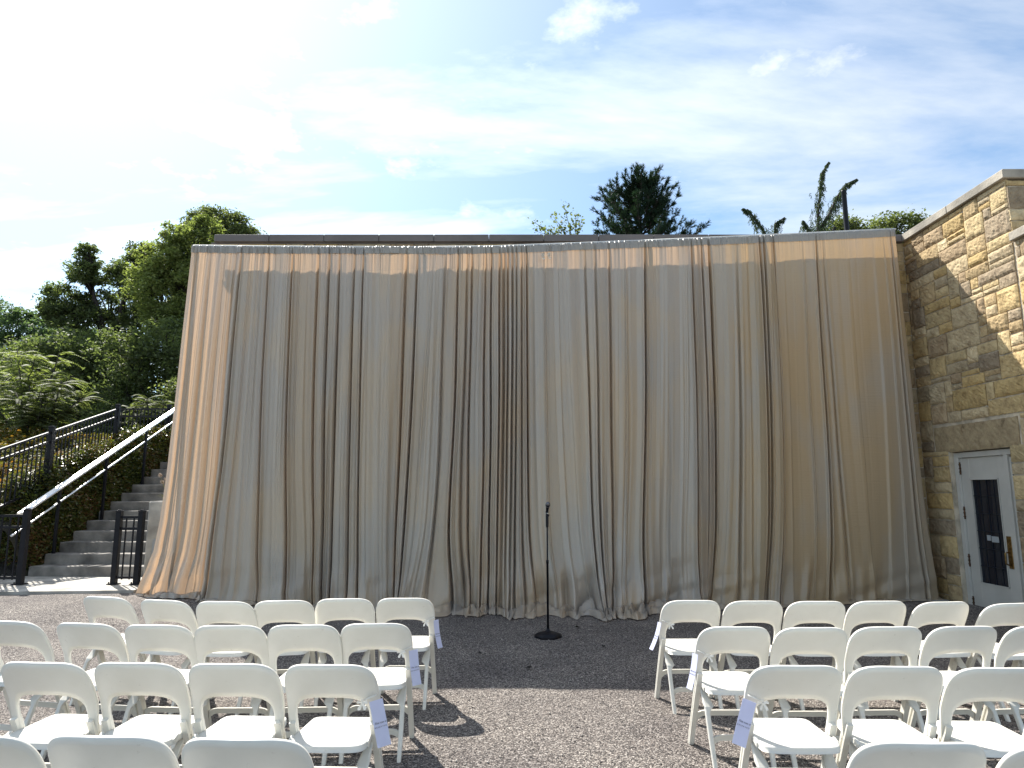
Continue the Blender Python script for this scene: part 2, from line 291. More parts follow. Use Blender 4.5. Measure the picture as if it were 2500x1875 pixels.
# ------------------------------------------------------------------ helpers
def tag(o, label=None, cat=None, group=None, kind=None):
    if label: o['label'] = label
    if cat: o['category'] = cat
    if group: o['group'] = group
    if kind: o['kind'] = kind
    return o
def empty(name, loc=(0, 0, 0), rz=0):
    o = bpy.data.objects.new(name, None); o.empty_display_size = .2
    o.location = loc; o.rotation_euler = (0, 0, rz); COL.objects.link(o); return o
def link(name, me, material, parent=None, smooth=False):
    o = bpy.data.objects.new(name, me); COL.objects.link(o)
    if material: me.materials.append(material)
    if parent: o.parent = parent
    if smooth: me.polygons.foreach_set('use_smooth', [True] * len(me.polygons))
    return o
class MB:
    def __init__(s): s.v = []; s.f = []
    def add(s, vs, fs):
        n = len(s.v); s.v.extend([tuple(x) for x in vs]); s.f.extend([tuple(i + n for i in q) for q in fs]); return s
    def box(s, c, d, rz=0, rx=0, ry=0, bev=0):
        hx, hy, hz = d[0] / 2, d[1] / 2, d[2] / 2
        mt = Matrix.Translation(c) @ Matrix.Rotation(rz, 4, 'Z') @ Matrix.Rotation(ry, 4, 'Y') @ Matrix.Rotation(rx, 4, 'X')
        b = min(bev, hx * .9, hy * .9, hz * .9)
        if b <= 0:
            vs = [mt @ Vector((x * hx, y * hy, z * hz)) for z in (-1, 1) for x, y in ((-1, -1), (1, -1), (1, 1), (-1, 1))]
            return s.add(vs, [(3, 2, 1, 0), (4, 5, 6, 7), (0, 1, 5, 4), (1, 2, 6, 5), (2, 3, 7, 6), (3, 0, 4, 7)])
        vs = []
        def ring(z, ins):
            x, y = hx - ins, hy - ins; e = b
            pts = [(-x + e, -y), (x - e, -y), (x, -y + e), (x, y - e), (x - e, y), (-x + e, y), (-x, y - e), (-x, -y + e)]
            for p in pts: vs.append(mt @ Vector((p[0], p[1], z)))
        ring(-hz, b * .8); ring(-hz + b, 0); ring(hz - b, 0); ring(hz, b * .8)
        fs = [tuple(range(7, -1, -1)), tuple(range(24, 32))]
        for k in range(3):
            for i in range(8):
                j = (i + 1) % 8; fs.append((k * 8 + i, k * 8 + j, k * 8 + 8 + j, k * 8 + 8 + i))
        return s.add(vs, fs)
    def tube(s, pts, rad, n=8, cap=True):
        pts = [Vector(p) for p in pts]
        if not hasattr(rad, '__len__'): rad = [rad] * len(pts)
        vs = []; up = None
        for i, p in enumerate(pts):
            d = (pts[min(i + 1, len(pts) - 1)] - pts[max(i - 1, 0)]).normalized()
            if up is None:
                up = Vector((1, 0, 0)) if abs(d.x) < .8 else Vector((0, 1, 0))
            a = (up - d * up.dot(d)).normalized(); bb = d.cross(a); up = a
            for k in range(n):
                t = 2 * math.pi * k / n
                vs.append(p + (a * math.cos(t) + bb * math.sin(t)) * rad[i])
        fs = []
        for i in range(len(pts) - 1):
            for k in range(n):
                j = (k + 1) % n; fs.append((i * n + k, i * n + j, i * n + n + j, i * n + n + k))
        if cap: fs.append(tuple(range(n - 1, -1, -1))); fs.append(tuple(range((len(pts) - 1) * n, len(pts) * n)))
        return s.add(vs, fs)
    def loft(s, secs, cap=True):
        """secs: list of closed rings (same count)"""
        n = len(secs[0]); vs = [p for r in secs for p in r]; fs = []
        for i in range(len(secs) - 1):
            for k in range(n):
                j = (k + 1) % n; fs.append((i * n + k, i * n + j, i * n + n + j, i * n + n + k))
        if cap: fs.append(tuple(range(n - 1, -1, -1))); fs.append(tuple(range((len(secs) - 1) * n, len(secs) * n)))
        return s.add(vs, fs)
    def lathe(s, prof, c=(0, 0, 0), n=20):
        secs = []
        for r, z in prof:
            secs.append([(c[0] + r * math.cos(2 * math.pi * k / n), c[1] + r * math.sin(2 * math.pi * k / n), c[2] + z) for k in range(n)])
        return s.loft(secs)
    def build(s, name, material, parent=None, smooth=False):
        me = bpy.data.meshes.new(name); me.from_pydata(s.v, [], s.f); me.update()
        return link(name, me, material, parent, smooth)
def np_mesh(name, V, F, material, parent=None, smooth=False):
    """V (n,3) float, F (m,4) int"""
    me = bpy.data.meshes.new(name)
    V = np.asarray(V, np.float32); F = np.asarray(F, np.int32)
    me.vertices.add(len(V)); me.vertices.foreach_set('co', V.ravel())
    k = F.shape[1]
    me.loops.add(F.size); me.loops.foreach_set('vertex_index', F.ravel())
    me.polygons.add(len(F)); me.polygons.foreach_set('loop_start', np.arange(0, F.size, k, dtype=np.int32))
    me.polygons.foreach_set('loop_total', np.full(len(F), k, np.int32))
    me.update(calc_edges=True)
    return link(name, me, material, parent, smooth)
def grid_faces(nu, nv):
    i = np.arange(nu - 1)[:, None]; j = np.arange(nv - 1)[None, :]
    a = (i * nv + j).ravel()
    return np.stack([a, a + nv, a + nv + 1, a + 1], 1)
def sm(a, b, x):
    t = np.clip((x - a) / (b - a), 0, 1); return t * t * (3 - 2 * t)
RNG = np.random.default_rng(7)

# ------------------------------------------------------------------ ground
def gh(x, y):
    return .16 * sm(-1.5, -5.0, x) * sm(7.0, 9.4, y) + .08 * sm(3.0, 5.8, x) * sm(7.2, 9.4, y)
gx_ = np.concatenate([[-300, -120, -60, -30, -16], np.arange(-12, 12.01, .2), [16, 30, 60, 120, 300]])
gy_ = np.concatenate([[-300, -100, -40, -15, -6], np.arange(-3, 13.01, .2), [16, 30, 60, 140, 400]])
GX, GY = np.meshgrid(gx_, gy_, indexing='ij')
rnd = np.array([[noise.noise(Vector((x * .9, y * .9, 3.1))) * .012 + noise.noise(Vector((x * 3.1, y * 3.1, 1.7))) * .005 for y in gy_] for x in gx_])
GZ = gh(GX, GY) + rnd * (np.abs(GX) < 12) * (GY < 12)
tag(np_mesh('ground', np.stack([GX, GY, GZ], -1).reshape(-1, 3), grid_faces(len(gx_), len(gy_)), M['gravel'], smooth=True), kind='structure')

# loose stones lying on the gravel
def pebbles():
    rg = np.random.default_rng(77); n = 26000
    x = rg.uniform(-5.5, 5.8, n); y = 1.9 + 8.2 * rg.uniform(0, 1, n) ** 1.4
    r_ = .0035 + .0045 * rg.uniform(0, 1, n) ** 3 + .006 * (rg.uniform(0, 1, n) > .985)
    z = gh(x, y) + r_ * .3 + .002
    base = np.array([(1, 0, 0), (0, 1, 0), (-1, 0, 0), (0, -1, 0), (0, 0, .8), (0, 0, -.8)], float)
    V = base[None] * r_[:, None, None] * rg.uniform(.6, 1.4, (n, 6, 1))
    a = rg.uniform(0, 6.28, n); ca, sa = np.cos(a), np.sin(a)
    V = np.stack([V[..., 0] * ca[:, None] - V[..., 1] * sa[:, None], V[..., 0] * sa[:, None] + V[..., 1] * ca[:, None], V[..., 2]], -1) + np.stack([x, y, z], 1)[:, None]
    f = np.array([(0, 1, 4), (1, 2, 4), (2, 3, 4), (3, 0, 4), (1, 0, 5), (2, 1, 5), (3, 2, 5), (0, 3, 5)])
    F = (f[None] + (np.arange(n) * 6)[:, None, None]).reshape(-1, 3)
    m = leaf_mat('loose_stone', (.10, .085, .08), (.50, .45, .40), (1, 1, 1), 0.0, .3, gloss=.8)
    tag(np_mesh('loose_gravel', V.reshape(-1, 3), F, m), 'loose crushed stones scattered over the gravel', 'gravel', kind='stuff')
pebbles()

# concrete landing in front of the stairs
mb = MB()
mb.add([(-14, 9.72, .10), (-7.2, 9.86, .10), (-5.42, 10.02, .10), (-5.42, 11.62, .10), (-14, 11.62, .10),
        (-14, 9.72, .20), (-7.2, 9.86, .20), (-5.42, 10.02, .20), (-5.42, 11.62, .20), (-14, 11.62, .20)],
       [(4, 3, 2, 1, 0), (5, 6, 7, 8, 9), (0, 1, 6, 5), (1, 2, 7, 6), (2, 3, 8, 7), (3, 4, 9, 8), (4, 0, 5, 9)])
tag(mb.build('path', M['concrete']), kind='structure')

# ------------------------------------------------------------------ stairs, bank
SY0, TR, RI, SZ0 = 11.56, .358, .171, .20
def stair_z(y): return np.clip(SZ0 + (y - SY0) / TR * RI, 0, 2.75)
st = tag(empty('concrete_stairs', (-6.7, SY0, SZ0)), 'flight of grey concrete steps climbing the bank left of the curtain', 'stairs')
for i in range(15):
    mb = MB()
    y0 = SY0 + i * TR; z1 = SZ0 + (i + 1) * RI - .01
    d = TR + .25 if i < 14 else 2.0
    mb.box((-6.72 + 6.7 + .002 * (i % 3), y0 + d / 2 - SY0, z1 - (RI + .03) / 2 - SZ0), (2.62, d, RI + .03), bev=.012)
    mb.build('step', M['concrete_dark'], st)

def fence_z(y): return np.clip(.90 + (y - 10.6) * .31, .2, 2.45)
def hill(x, y):
    zs = stair_z(y) - .12
    zf = fence_z(y)
    t = sm(-8.0, -8.6, x)
    z = zs * (1 - t) + np.maximum(zf, zs * .9) * t
    z = z + sm(-9, -16, x) * .5 * sm(11, 14, y)
    z = np.where(x > -5.3, np.where(y > 14, 1.8, z), z)
    under = sm(-8.12, -7.98, x) * (x < -5.2)
    z = z - under * .3
    return z * sm(11.0, 11.9, y) + (-.1) * (1 - sm(11.0, 11.9, y))
hx = np.concatenate([[-90, -60, -40, -30, -22], np.arange(-18, -7.4, .15), [-7, -6, -5.6, -5.5]])
hy = np.concatenate([np.arange(11.64, 20, .15), [22, 26, 32, 45, 80, 140]])
HX, HY = np.meshgrid(hx, hy, indexing='ij')
tag(np_mesh('hill', np.stack([HX, HY, hill(HX, HY)], -1).reshape(-1, 3), grid_faces(len(hx), len(hy)), M['soil'], smooth=True), kind='structure')
bx_ = np.array([-5.5, 0, 10, 30, 90.]); by_ = np.array([20.5, 30, 60, 140.])
BX, BY = np.meshgrid(bx_, by_, indexing='ij')
tag(np_mesh('terrain', np.stack([BX, BY, BX * 0 + 1.9], -1).reshape(-1, 3), grid_faces(5, 4), M['soil']), kind='structure')

def leaves(C, size, rng, flat=.35, aspect=.5, droop=0.0):
    """C (n,3) centres -> quads (diamonds)"""
    n = len(C)
    nrm = rng.normal(size=(n, 3)); nrm[:, 2] = np.abs(nrm[:, 2]) + flat * 2; nrm /= np.linalg.norm(nrm, axis=1)[:, None]
    a = rng.normal(size=(n, 3)); a[:, 2] -= droop; a -= nrm * (a * nrm).sum(1)[:, None]; a /= np.linalg.norm(a, axis=1)[:, None]
    b = np.cross(nrm, a)
    s = (size * rng.uniform(.6, 1.35, n))[:, None]
    lift = nrm * s * .12
    V = np.stack([C - a * s * .5, C + b * s * aspect * .5 + lift, C + a * s * .5, C - b * s * aspect * .5 + lift], 1).reshape(-1, 3)
    F = np.arange(n * 4).reshape(n, 4)
    return V, F

# low plants covering the bank
def cover(name, n, xr, yr, hmax, size, mkey, label, seed, cond=None):
    r = np.random.default_rng(seed)
    x = r.uniform(*xr, n); y = yr[0] + (yr[1] - yr[0]) * r.uniform(0, 1, n) ** 1.3
    # plants grow in clumps
    k = 900; cx = r.uniform(*xr, k); cy = yr[0] + (yr[1] - yr[0]) * r.uniform(0, 1, k) ** 1.2; ch = r.uniform(.35, 1, k)
    idx = r.integers(0, k, n); x = cx[idx] + r.normal(0, .16, n); y = cy[idx] + r.normal(0, .16, n)
    dd = np.hypot(x - cx[idx], y - cy[idx]); h = hmax * ch[idx] * np.clip(1 - dd * dd * 9, .12, 1)
    keep = (x < -8.02) & (y > 11.7)
    if cond is not None: keep &= cond(x, y)
    x, y, h = x[keep], y[keep], h[keep]
    top_ = hill(x, y) + h; lo_ = np.where(x > -8.75, stair_z(y), hill(x, y)); z = lo_ + (top_ - lo_) * (1 - r.uniform(0, 1, len(x)) ** 2 * .9)
    V, F = leaves(np.stack([x, y, z], 1), size, r, .5, .55)
    o = np_mesh(name, V, F, M[mkey]); tag(o, label, 'ground cover', kind='stuff'); return o
fx = lambda y: -8.45 - .0 * y
cover('ground_cover', 210000, (-9.2, -7.9), (11.5, 17), .78, .065, 'leaf_cover', 'dark glossy ground cover on the bank between stairs and fence', 3, lambda x, y: x > -8.75)
cover('golden_ground_cover', 110000, (-15, -8.3), (11.6, 20), .6, .075, 'leaf_gold', 'golden green low plants on the slope beyond the black fence', 4, lambda x, y: x < -8.7)

# ------------------------------------------------------------------ fences and rails
def fence_run(posts, top, h, name, label, post_w=.075, slope=True, pick=.115, gap=.12, caps=True, kicks=None, lower_rail=True):
    """posts: list of (x,y,z_top). Builds posts, rails and picket panels."""
    root = tag(empty(name, (posts[0][0], posts[0][1], posts[0][2] - h)), label, 'fence')
    o0 = Vector(root.location)
    for p in posts:
        mb = MB(); c = Vector(p) - o0
        mb.box((c.x, c.y, c.z - h / 2 + .03), (post_w, post_w, h + .06), bev=.004)
        mb.box((c.x, c.y, c.z + .07), (post_w + .012, post_w + .012, .02), bev=.005)
        mb.box((c.x, c.y, c.z + .085), (post_w * .7, post_w * .7, .02), bev=.006)
        if kicks: mb.box((c.x, c.y, c.z - h + .008), (post_w + .07, post_w + .07, .012)); [mb.lathe([(.012, 0), (.012, .02), (.004, .025)], (c.x + sx * (post_w / 2 + .022), c.y - .03, c.z - h + .014), 6) for sx in (-1, 1)]
        mb.build('post', M['black'], root)
    for a, b in zip(posts[:-1], posts[1:]):
        A = Vector(a) - o0; B = Vector(b) - o0
        d = B - A; L = math.hypot(d.x, d.y); ang = math.atan2(d.y, d.x)
        def rail(off, hh=.038):
            mb = MB(); e = Vector((math.cos(ang + math.pi / 2) * .018, math.sin(ang + math.pi / 2) * .018, 0)); P, Q = A + Vector((0, 0, off)), B + Vector((0, 0, off))
            s0, s1 = P + d * (.03 / L), Q - d * (.03 / L); u = Vector((0, 0, hh / 2))
            mb.loft([[s0 - e - u, s0 + e - u, s0 + e + u, s0 - e + u], [s1 - e - u, s1 + e - u, s1 + e + u, s1 - e + u]]); return mb
        for off in ((-.02, -.19, -h + .1) if lower_rail else (-.02, -.19)):
            rail(off).build('rail', M['black'], root)
        mb = MB(); n = max(2, int(round(L / pick)))
        for k in range(1, n):
            q = A + d * (k / n)
            mb.box((q.x, q.y, q.z - h / 2 + .02), (.018, .018, h - .1), rz=ang)
        mb.build('picket_panel', M['black'], root)
    return root
fence_run([(-7.47, 10.6, 1.245), (-9.9, 10.55, 1.245)], 1.2, 1.045, 'entrance_fence', 'black metal picket fence on the landing at far left, with end post', post_w=.085, pick=.12, kicks=True)
g = fence_run([(-6.045, 10.6, 1.225), (-5.70, 10.6, 1.225)], 1.2, 1.02, 'short_fence', 'narrow black picket panel between two posts at the stair foot', post_w=.08, pick=.115, kicks=True)
fence_run([(-8.40, 10.15, 1.97), (-8.52, 12.5, 2.70), (-8.74, 14.9, 3.41), (-8.42, 16.5, 3.60), (-7.2, 18.3, 3.62)], 1.2, 1.1, 'bank_fence', 'long black picket fence climbing the planted bank beside the stairs', post_w=.085, pick=.12)

hr = tag(empty('stair_handrail', (-7.93, 11.1, .2)), 'bright steel handrail on black posts up the left of the stairs', 'handrail')
ho = Vector(hr.location)
def hz(y): return 1.235 + (y - 11.1) * .478
for nm, off, w, hh in (('top_rail', 0, .125, .085), ('lower_rail', -.27, .034, .034)):
    y0 = 11.0 if off else 11.1
    y1 = 16.6
    A = Vector((-7.93, y0, hz(y0) + off)) - ho; B = Vector((-7.93, y1, hz(y1) + off)) - ho
    mb = MB()
    if off == 0:
        e = Vector((w / 2, 0, 0)); u = Vector((0, -.4, .9)).normalized() * hh / 2
        mb.loft([[c - e * .75 - u * .5, c + e * .75 - u * .5, c + e - u * .2, c + e + u * .25, c + e * .8 + u * .5, c - e * .8 + u * .5, c - e + u * .25, c - e - u * .2] for c in (A, B)])
    else:
        mb.tube([A + Vector((0, -.06, -.02)), A, B], w / 2, 10)
    mb.build(nm, M['steel'], hr, smooth=bool(off))
for y in (11.28, 12.0, 13.3, 14.65, 16.0):
    mb = MB(); zb = float(stair_z(y)) - .15; zt = hz(y) - .03
    x = 0.0
    mb.box((x, y - ho.y, (zb + zt) / 2 - ho.z), (.045, .045, zt - zb), bev=.004)
    mb.box((x + .0, y - ho.y, hz(y) - .27 - ho.z), (.05, .07, .03))
    mb.build('post', M['black'], hr)

# cheek wall right of the stairs
cw = tag(empty('planter_wall', (-5.55, 11.0, .16)), 'grey concrete planter wall between stair foot and curtain edge', 'wall')
mb = MB(); mb.box((.10, .9, .63), (.70, 1.9, 1.3), bev=.02); mb.build('wall_block', M['concrete'], cw)
mb = MB(); mb.box((-.02, -.07, .52), (.20, .03, .34), bev=.008); mb.build('cover_plate', M['card'], cw)
al = tag(empty('allium_plant', (-5.72, 11.35, 1.44)), 'dried pale allium seed heads with thin leaves on the planter wall', 'plant')
r = random.Random(5)
mbs, mbf, mbl = MB(), None, MB()
heads = [(-.14, 0, .42), (-.06, .05, .36), (-.07, -.04, .31), (.0, .02, .34), (.04, -.03, .39), (.06, .02, .30), (.09, 0, .46), (.11, -.02, .36)]
for hp in heads:
    mbs.tube([(.05, 0, 0), (hp[0] * .6 + .02, hp[1], hp[2] * .6), hp], .003, 5)
mbs.build('stem', M['grass'], al)
for hp in heads:
    mb = MB()
    for k in range(60):
        t = r.uniform(0, 2 * math.pi); z = r.uniform(-1, 1); q = math.sqrt(1 - z * z); d = Vector((q * math.cos(t), q * math.sin(t), z)) * r.uniform(.02, .034); c = Vector(hp) + d
        mb.box(c, (.009, .009, .009), rz=t, rx=z)
    mb.build('flower_head', M['allium'], al)
for k in range(26):
    t = r.uniform(0, 2 * math.pi); L = r.uniform(.12, .26)
    p = [Vector((.05 + math.cos(t) * L * s * .9, math.sin(t) * L * s * .9, L * (s * 1.3 - s * s))) for s in (0, .35, .7, 1)]
    mbl.tube(p, [.004, .004, .003, .001], 4)
mbl.build('leaf_tuft', M['grass'], al)

# ------------------------------------------------------------------ stone building
bd = tag(empty('stone_building', (0, 10.2, 0)), 'buff stone building with coping that wraps behind and right of the curtain', 'building')
BO = Vector(bd.location)
XW = 6.20          # face of the side wall
YB = 10.22         # face of the rear wall
def ashlar(u0, u1, w0, w1, holes, seed, cell=.075, res=.04, bulge=.028):
    """random ashlar in (u,w); returns rect list"""
    r = random.Random(seed)
    nu = int(round((u1 - u0) / cell)); nw = int(round((w1 - w0) / cell))
    occ = np.zeros((nu, nw), bool)
    for (a, b, c, d) in holes:
        i0, i1 = int(round((a - u0) / cell)), int(round((b - u0) / cell)); j0, j1 = int(round((c - w0) / cell)), int(round((d - w0) / cell))
        occ[max(0, i0):max(0, i1), max(0, j0):max(0, j1)] = True
    rects = []
    for j in range(nw):
        for i in range(nu):
            if occ[i, j]: continue
            if r.random() < .40: bw, bh = r.randint(5, 10), r.randint(3, 4)
            elif r.random() < .55: bw, bh = r.randint(4, 10), 2
            else: bw, bh = r.randint(3, 6), r.randint(1, 2)
            w = 0
            while w < bw and i + w < nu and not occ[i + w, j]: w += 1
            # avoid leaving single-cell slivers
            if i + w < nu - 0 and i + w + 1 < nu and not occ[i + w, j] and occ[i + w + 1, j]: w += 1
            h = 1
            while h < bh and j + h < nw and not occ[i:i + w, j + h].any(): h += 1
            occ[i:i + w, j:j + h] = True
            rects.append((u0 + i * cell, u0 + (i + w) * cell, w0 + j * cell, w0 + (j + h) * cell))
    return rects
PAL = [(.52, .39, .20), (.55, .43, .24), (.48, .36, .20), (.40, .30, .185), (.56, .45, .28), (.47, .38, .245), (.34, .27, .185), (.53, .385, .18)]
def stone_wall(name, rects, to_world, seed, parent, res=.028, bulge=.017, joint=.0075, smooth_stones=()):
    r = random.Random(seed); rg = np.random.default_rng(seed)
    Vs, Fs, Cs = [], [], []; base = 0
    for (a, b, c, d) in rects:
        jl = [joint * r.uniform(.4, 1.7) for _ in range(4)]
        a += jl[0]; b -= jl[1]; c += jl[2]; d -= jl[3]
        nu = max(3, int((b - a) / res) + 2); nw = max(3, int((d - c) / res) + 2)
        u = np.linspace(a, b, nu); w = np.linspace(c, d, nw)
        U, Wd = np.meshgrid(u, w, indexing='ij')
        eu = np.minimum(U - a, b - U); ew = np.minimum(Wd - c, d - Wd); e = np.clip(np.minimum(eu, ew) / .035, 0, 1)
        bl = bulge * r.uniform(.3, 1.3)
        D = .014 + e * (bl + rg.normal(0, 1, U.shape) * bulge * .24)
        D += e * bl * r.uniform(-.6, .6) * (U - (a + b) / 2) / (b - a) + e * bl * r.uniform(-.6, .6) * (Wd - (c + d) / 2) / (d - c)
        # wobble the outline
        U = U + (1 - e) * rg.normal(0, .0025, U.shape); Wd = Wd + (1 - e) * rg.normal(0, .0025, U.shape)
        P = [U.ravel(), Wd.ravel(), D.ravel()]
        V = np.stack(P, 1)
        # skirt back to the mortar
        ring = [(i, 0) for i in range(nu)] + [(nu - 1, j) for j in range(1, nw)] + [(i, nw - 1) for i in range(nu - 2, -1, -1)] + [(0, j) for j in range(nw - 2, 0, -1)]
        ri = np.array([i * nw + j for i, j in ring]); sk = V[ri].copy(); sk[:, 2] = -.02
        F = grid_faces(nu, nw); n0 = len(V); m = len(ri)
        k = np.arange(m); F2 = np.stack([ri[k], n0 + k, n0 + (k + 1) % m, ri[(k + 1) % m]], 1)
        V = np.concatenate([V, sk]); F = np.concatenate([F, F2])
        Vs.append(V); Fs.append(F + base); base += len(V)
        c0 = np.array(r.choice(PAL)) * r.uniform(.82, 1.12)
        Cs.append(np.tile(c0, (len(F), 1)))
    V = np.concatenate(Vs); F = np.concatenate(Fs); C = np.concatenate(Cs)
    V = to_world(V)
    o = np_mesh(name, V - np.array(BO), F, M['stone'], parent)
    ca = o.data.color_attributes.new('stone', 'FLOAT_COLOR', 'CORNER')
    cc_ = np.repeat(np.concatenate([C, np.ones((len(C), 1))], 1), 4, axis=0).astype(np.float32)
    ca.data.foreach_set('color', cc_.ravel())
    o.data.polygons.foreach_set('use_smooth', [False] * len(o.data.polygons))
    return o
def side_w(V): return np.stack([XW - V[:, 2], V[:, 0], V[:, 1]], 1)       # u = y, w = z, outward = -x
def rear_w(V): return np.stack([V[:, 0], YB - V[:, 2], V[:, 1]], 1)       # u = x, outward = -y
YE = 7.98          # end of the tall part
DY0, DY1, DZ = 8.42, 9.60, 2.145      # door opening
LIN = (8.24, 9.90, DZ, 2.52)
rects = ashlar(YE, YB, -.15, 5.475, [(DY0, DY1, -.2, DZ), LIN], 11)
sw = stone_wall('side_wall', rects, side_w, 21, bd)
rects2 = ashlar(3.9, YE - .0, -.15, 4.65, [(DY0, DY1, -.2, DZ), LIN], 12)
stone_wall('low_side_wall', rects2, side_w, 22, bd)
rects3 = ashlar(-4.62, XW - .02, -.0, 5.45, [], 13)
stone_wall('rear_wall', rects3, rear_w, 23, bd, res=.07, bulge=.02)
rects4 = ashlar(XW - .02, XW + 1.5, 4.7, 5.475, [], 14)
stone_wall('return_wall', rects4, lambda V: np.stack([V[:, 0], YE - V[:, 2], V[:, 1]], 1), 24, bd, bulge=.015)
# wall cores (mortar shows in the joints)
mb = MB()
mb.box((XW + .25, (DY1 + YB + .5) / 2 - BO.y, 2.65), (.5, YB + .5 - DY1, 5.6)); mb.box((XW + .25, (YE + DY0) / 2 - BO.y, 2.65), (.5, DY0 - YE, 5.6)); mb.box((XW + .25, (DY0 + DY1) / 2 - BO.y, (DZ + 5.45) / 2), (.5, DY1 - DY0, 5.45 - DZ))
mb.box((XW + .25, (3.9 + YE) / 2 - BO.y, 2.25), (.5, YE - 3.9 - .004, 4.78))
mb.build('side_wall_core', M['mortar'], bd)
mb = MB(); mb.box(((XW - 4.63) / 2, YB + .25 - BO.y, 2.72), (XW + 4.63, .5, 5.46)); mb.build('rear_wall_core', M['mortar'], bd)
mb = MB(); mb.box((XW + 1.1, YE + .2 - BO.y, 4.95), (1.2, .4, 1.0)); mb.build('return_wall_core', M['mortar'], bd)
# lintel slab
rl = [LIN]
PALs = PAL; PAL = [(.46, .36, .22)]
stone_wall('lintel', rl, side_w, 31, bd, res=.05, bulge=.012, joint=.006)
PAL = PALs
# copings
mb = MB(); x = -4.69; rr = random.Random(2)
while x < XW - .25:
    L = min(.865, XW - .02 - x); mb.box((x + L / 2, YB + .20 - BO.y + rr.uniform(-.001, .001), 5.535), (L - .008, .55, .115), bev=.006); x += L
mb.build('rear_coping', M['coping'], bd)
mb = MB(); mb.box(((XW - 4.69) / 2 - .2, YB + .02 - BO.y, 5.466), (XW + 4.4, .1, .022)); mb.build('drip_course', M['coping'], bd)
mb = MB(); y = YE - .05
while y < YB - .1:
    L = min(1.12, YB - .06 - y); mb.box((XW + .16, y + L / 2 - BO.y, 5.53), (.46, L - .006, .115), bev=.008); y += L
mb.box((XW + .95, YE + .20 - BO.y, 5.529), (1.1, .5, .115), bev=.008)
mb.build('side_coping', M['coping_stone'], bd)
mb = MB(); y = 3.9
while y < YE - .05:
    L = min(1.2, YE - .012 - y); mb.box((XW + .16, y + L / 2 - BO.y, 4.70), (.46, L - .006, .11), bev=.008); y += L
mb.build('low_coping', M['coping_stone'], bd)
mb = MB(); mb.box((.8, YB + 4.6 - BO.y, 5.2), (10.9, 8.4, .2)); mb.box((XW + 4.5, YE + 5.9 - BO.y, 5.1), (8, 11.4, .2)); mb.build('roof', M['roof'], bd)
mb = MB(); mb.box((-4.45, YB + 4.6 - BO.y, 2.55), (.3, 8.2, 5.1)); mb.build('end_wall', M['coping_stone'], bd)
fl = tag(empty('roof_flue', (6.24, 12.0, 5.3)), 'black vertical flue pipe standing on the roof behind the curtain', 'pipe')
mb = MB(); mb.lathe([(.05, 0), (.05, .3), (.044, .31), (.044, 1.85), (.048, 1.86), (.048, 1.88), (.036, 1.88), (.036, 1.7)], n=16); mb.build('pipe', M['black'], fl, True)
mb = MB(); mb.lathe([(.12, -.02), (.12, .02), (.07, .05), (.052, .12)], n=16); mb.build('collar', M['black'], fl, True)

# door set in the side wall (faces -x)
XD = XW + .10
dr = MB()
def sbox(mb, y0, y1, z0, z1, x0, x1, bev=.003): mb.box(((x0 + x1) / 2, (y0 + y1) / 2 - BO.y, (z0 + z1) / 2), (abs(x1 - x0), abs(y1 - y0), abs(z1 - z0)), bev=bev); return mb
fr = MB()
sbox(fr, 9.515, 9.595, -.05, 2.13, XD - .06, XD + .10); sbox(fr, 8.42, 9.515, 2.06, 2.13, XD - .06, XD + .10); sbox(fr, 8.565, 8.63, -.05, 2.06, XD - .06, XD + .10); sbox(fr, 8.42, 8.455, -.05, 2.06, XD - .06, XD + .10)
fr.build('door_frame', M['paint'], bd)
sgl = MB(); sbox(sgl, 8.455, 8.565, .0, 2.06, XD + .0, XD + .02); sgl.build('sidelight', M['glass'], bd)
sf = MB(); sbox(sf, 8.535, 8.563, -.0, 2.03, XD - .035, XD - .002); sbox(sf, 8.457, 8.535, 2.0, 2.05, XD - .035, XD - .002); sf.build('sidelight_frame', M['paint'], bd)
lf = MB()
LY0, LY1 = 8.635, 9.51
GY0, GY1, GZ0, GZ1 = 8.80, 9.335, .39, 1.768
sbox(lf, GY1, LY1, .01, 2.053, XD - .03, XD + .015); sbox(lf, LY0, GY0, .01, 2.053, XD - .03, XD + .015)
sbox(lf, GY0, GY1, GZ1, 2.053, XD - .029, XD + .014, 0); sbox(lf, GY0, GY1, .01, GZ0, XD - .029, XD + .014, 0)
door = lf.build('door', M['paint'], bd)
def child(mb, name, m, p, smooth=False): return mb.build(name, m, p, smooth)
gl = MB(); sbox(gl, GY0, GY1, GZ0, GZ1, XD - .004, XD + .004, 0); child(gl, 'glass', M['glass'], door)
cm = MB()
for k in (1, 2, 3): yy = GY0 + (GY1 - GY0) * k / 4; sbox(cm, yy - .005, yy + .005, GZ0, GZ1, XD - .010, XD - .006, 0)
for k in range(1, 6): zk = GZ0 + (GZ1 - GZ0) * k / 6; sbox(cm, GY0, GY1, zk - .005, zk + .005, XD - .012, XD - .0075, 0)
child(cm, 'glazing_bar', M['cames'], door)
bd2 = MB()
for a, b, c, d in ((GY0, GY0 + .014, GZ0, GZ1), (GY1 - .014, GY1, GZ0, GZ1), (GY0, GY1, GZ0, GZ0 + .014), (GY0, GY1, GZ1 - .014, GZ1)): sbox(bd2, a, b, c, d, XD - .036, XD - .0305, 0)
child(bd2, 'glazing_bead', M['paint'], door)
cd = MB(); sbox(cd, 9.075, 9.145, .96, 1.03, XD - .017, XD - .0135, 0); sbox(cd, 8.93, 9.06, .945, 1.02, XD - .017, XD - .0135, 0); child(cd, 'notice_card', M['card'], door)
hp = MB(); sbox(hp, 8.685, 8.765, .64, 1.04, XD - .038, XD - .030, .003); h1 = child(hp, 'push_plate', M['brass'], door)
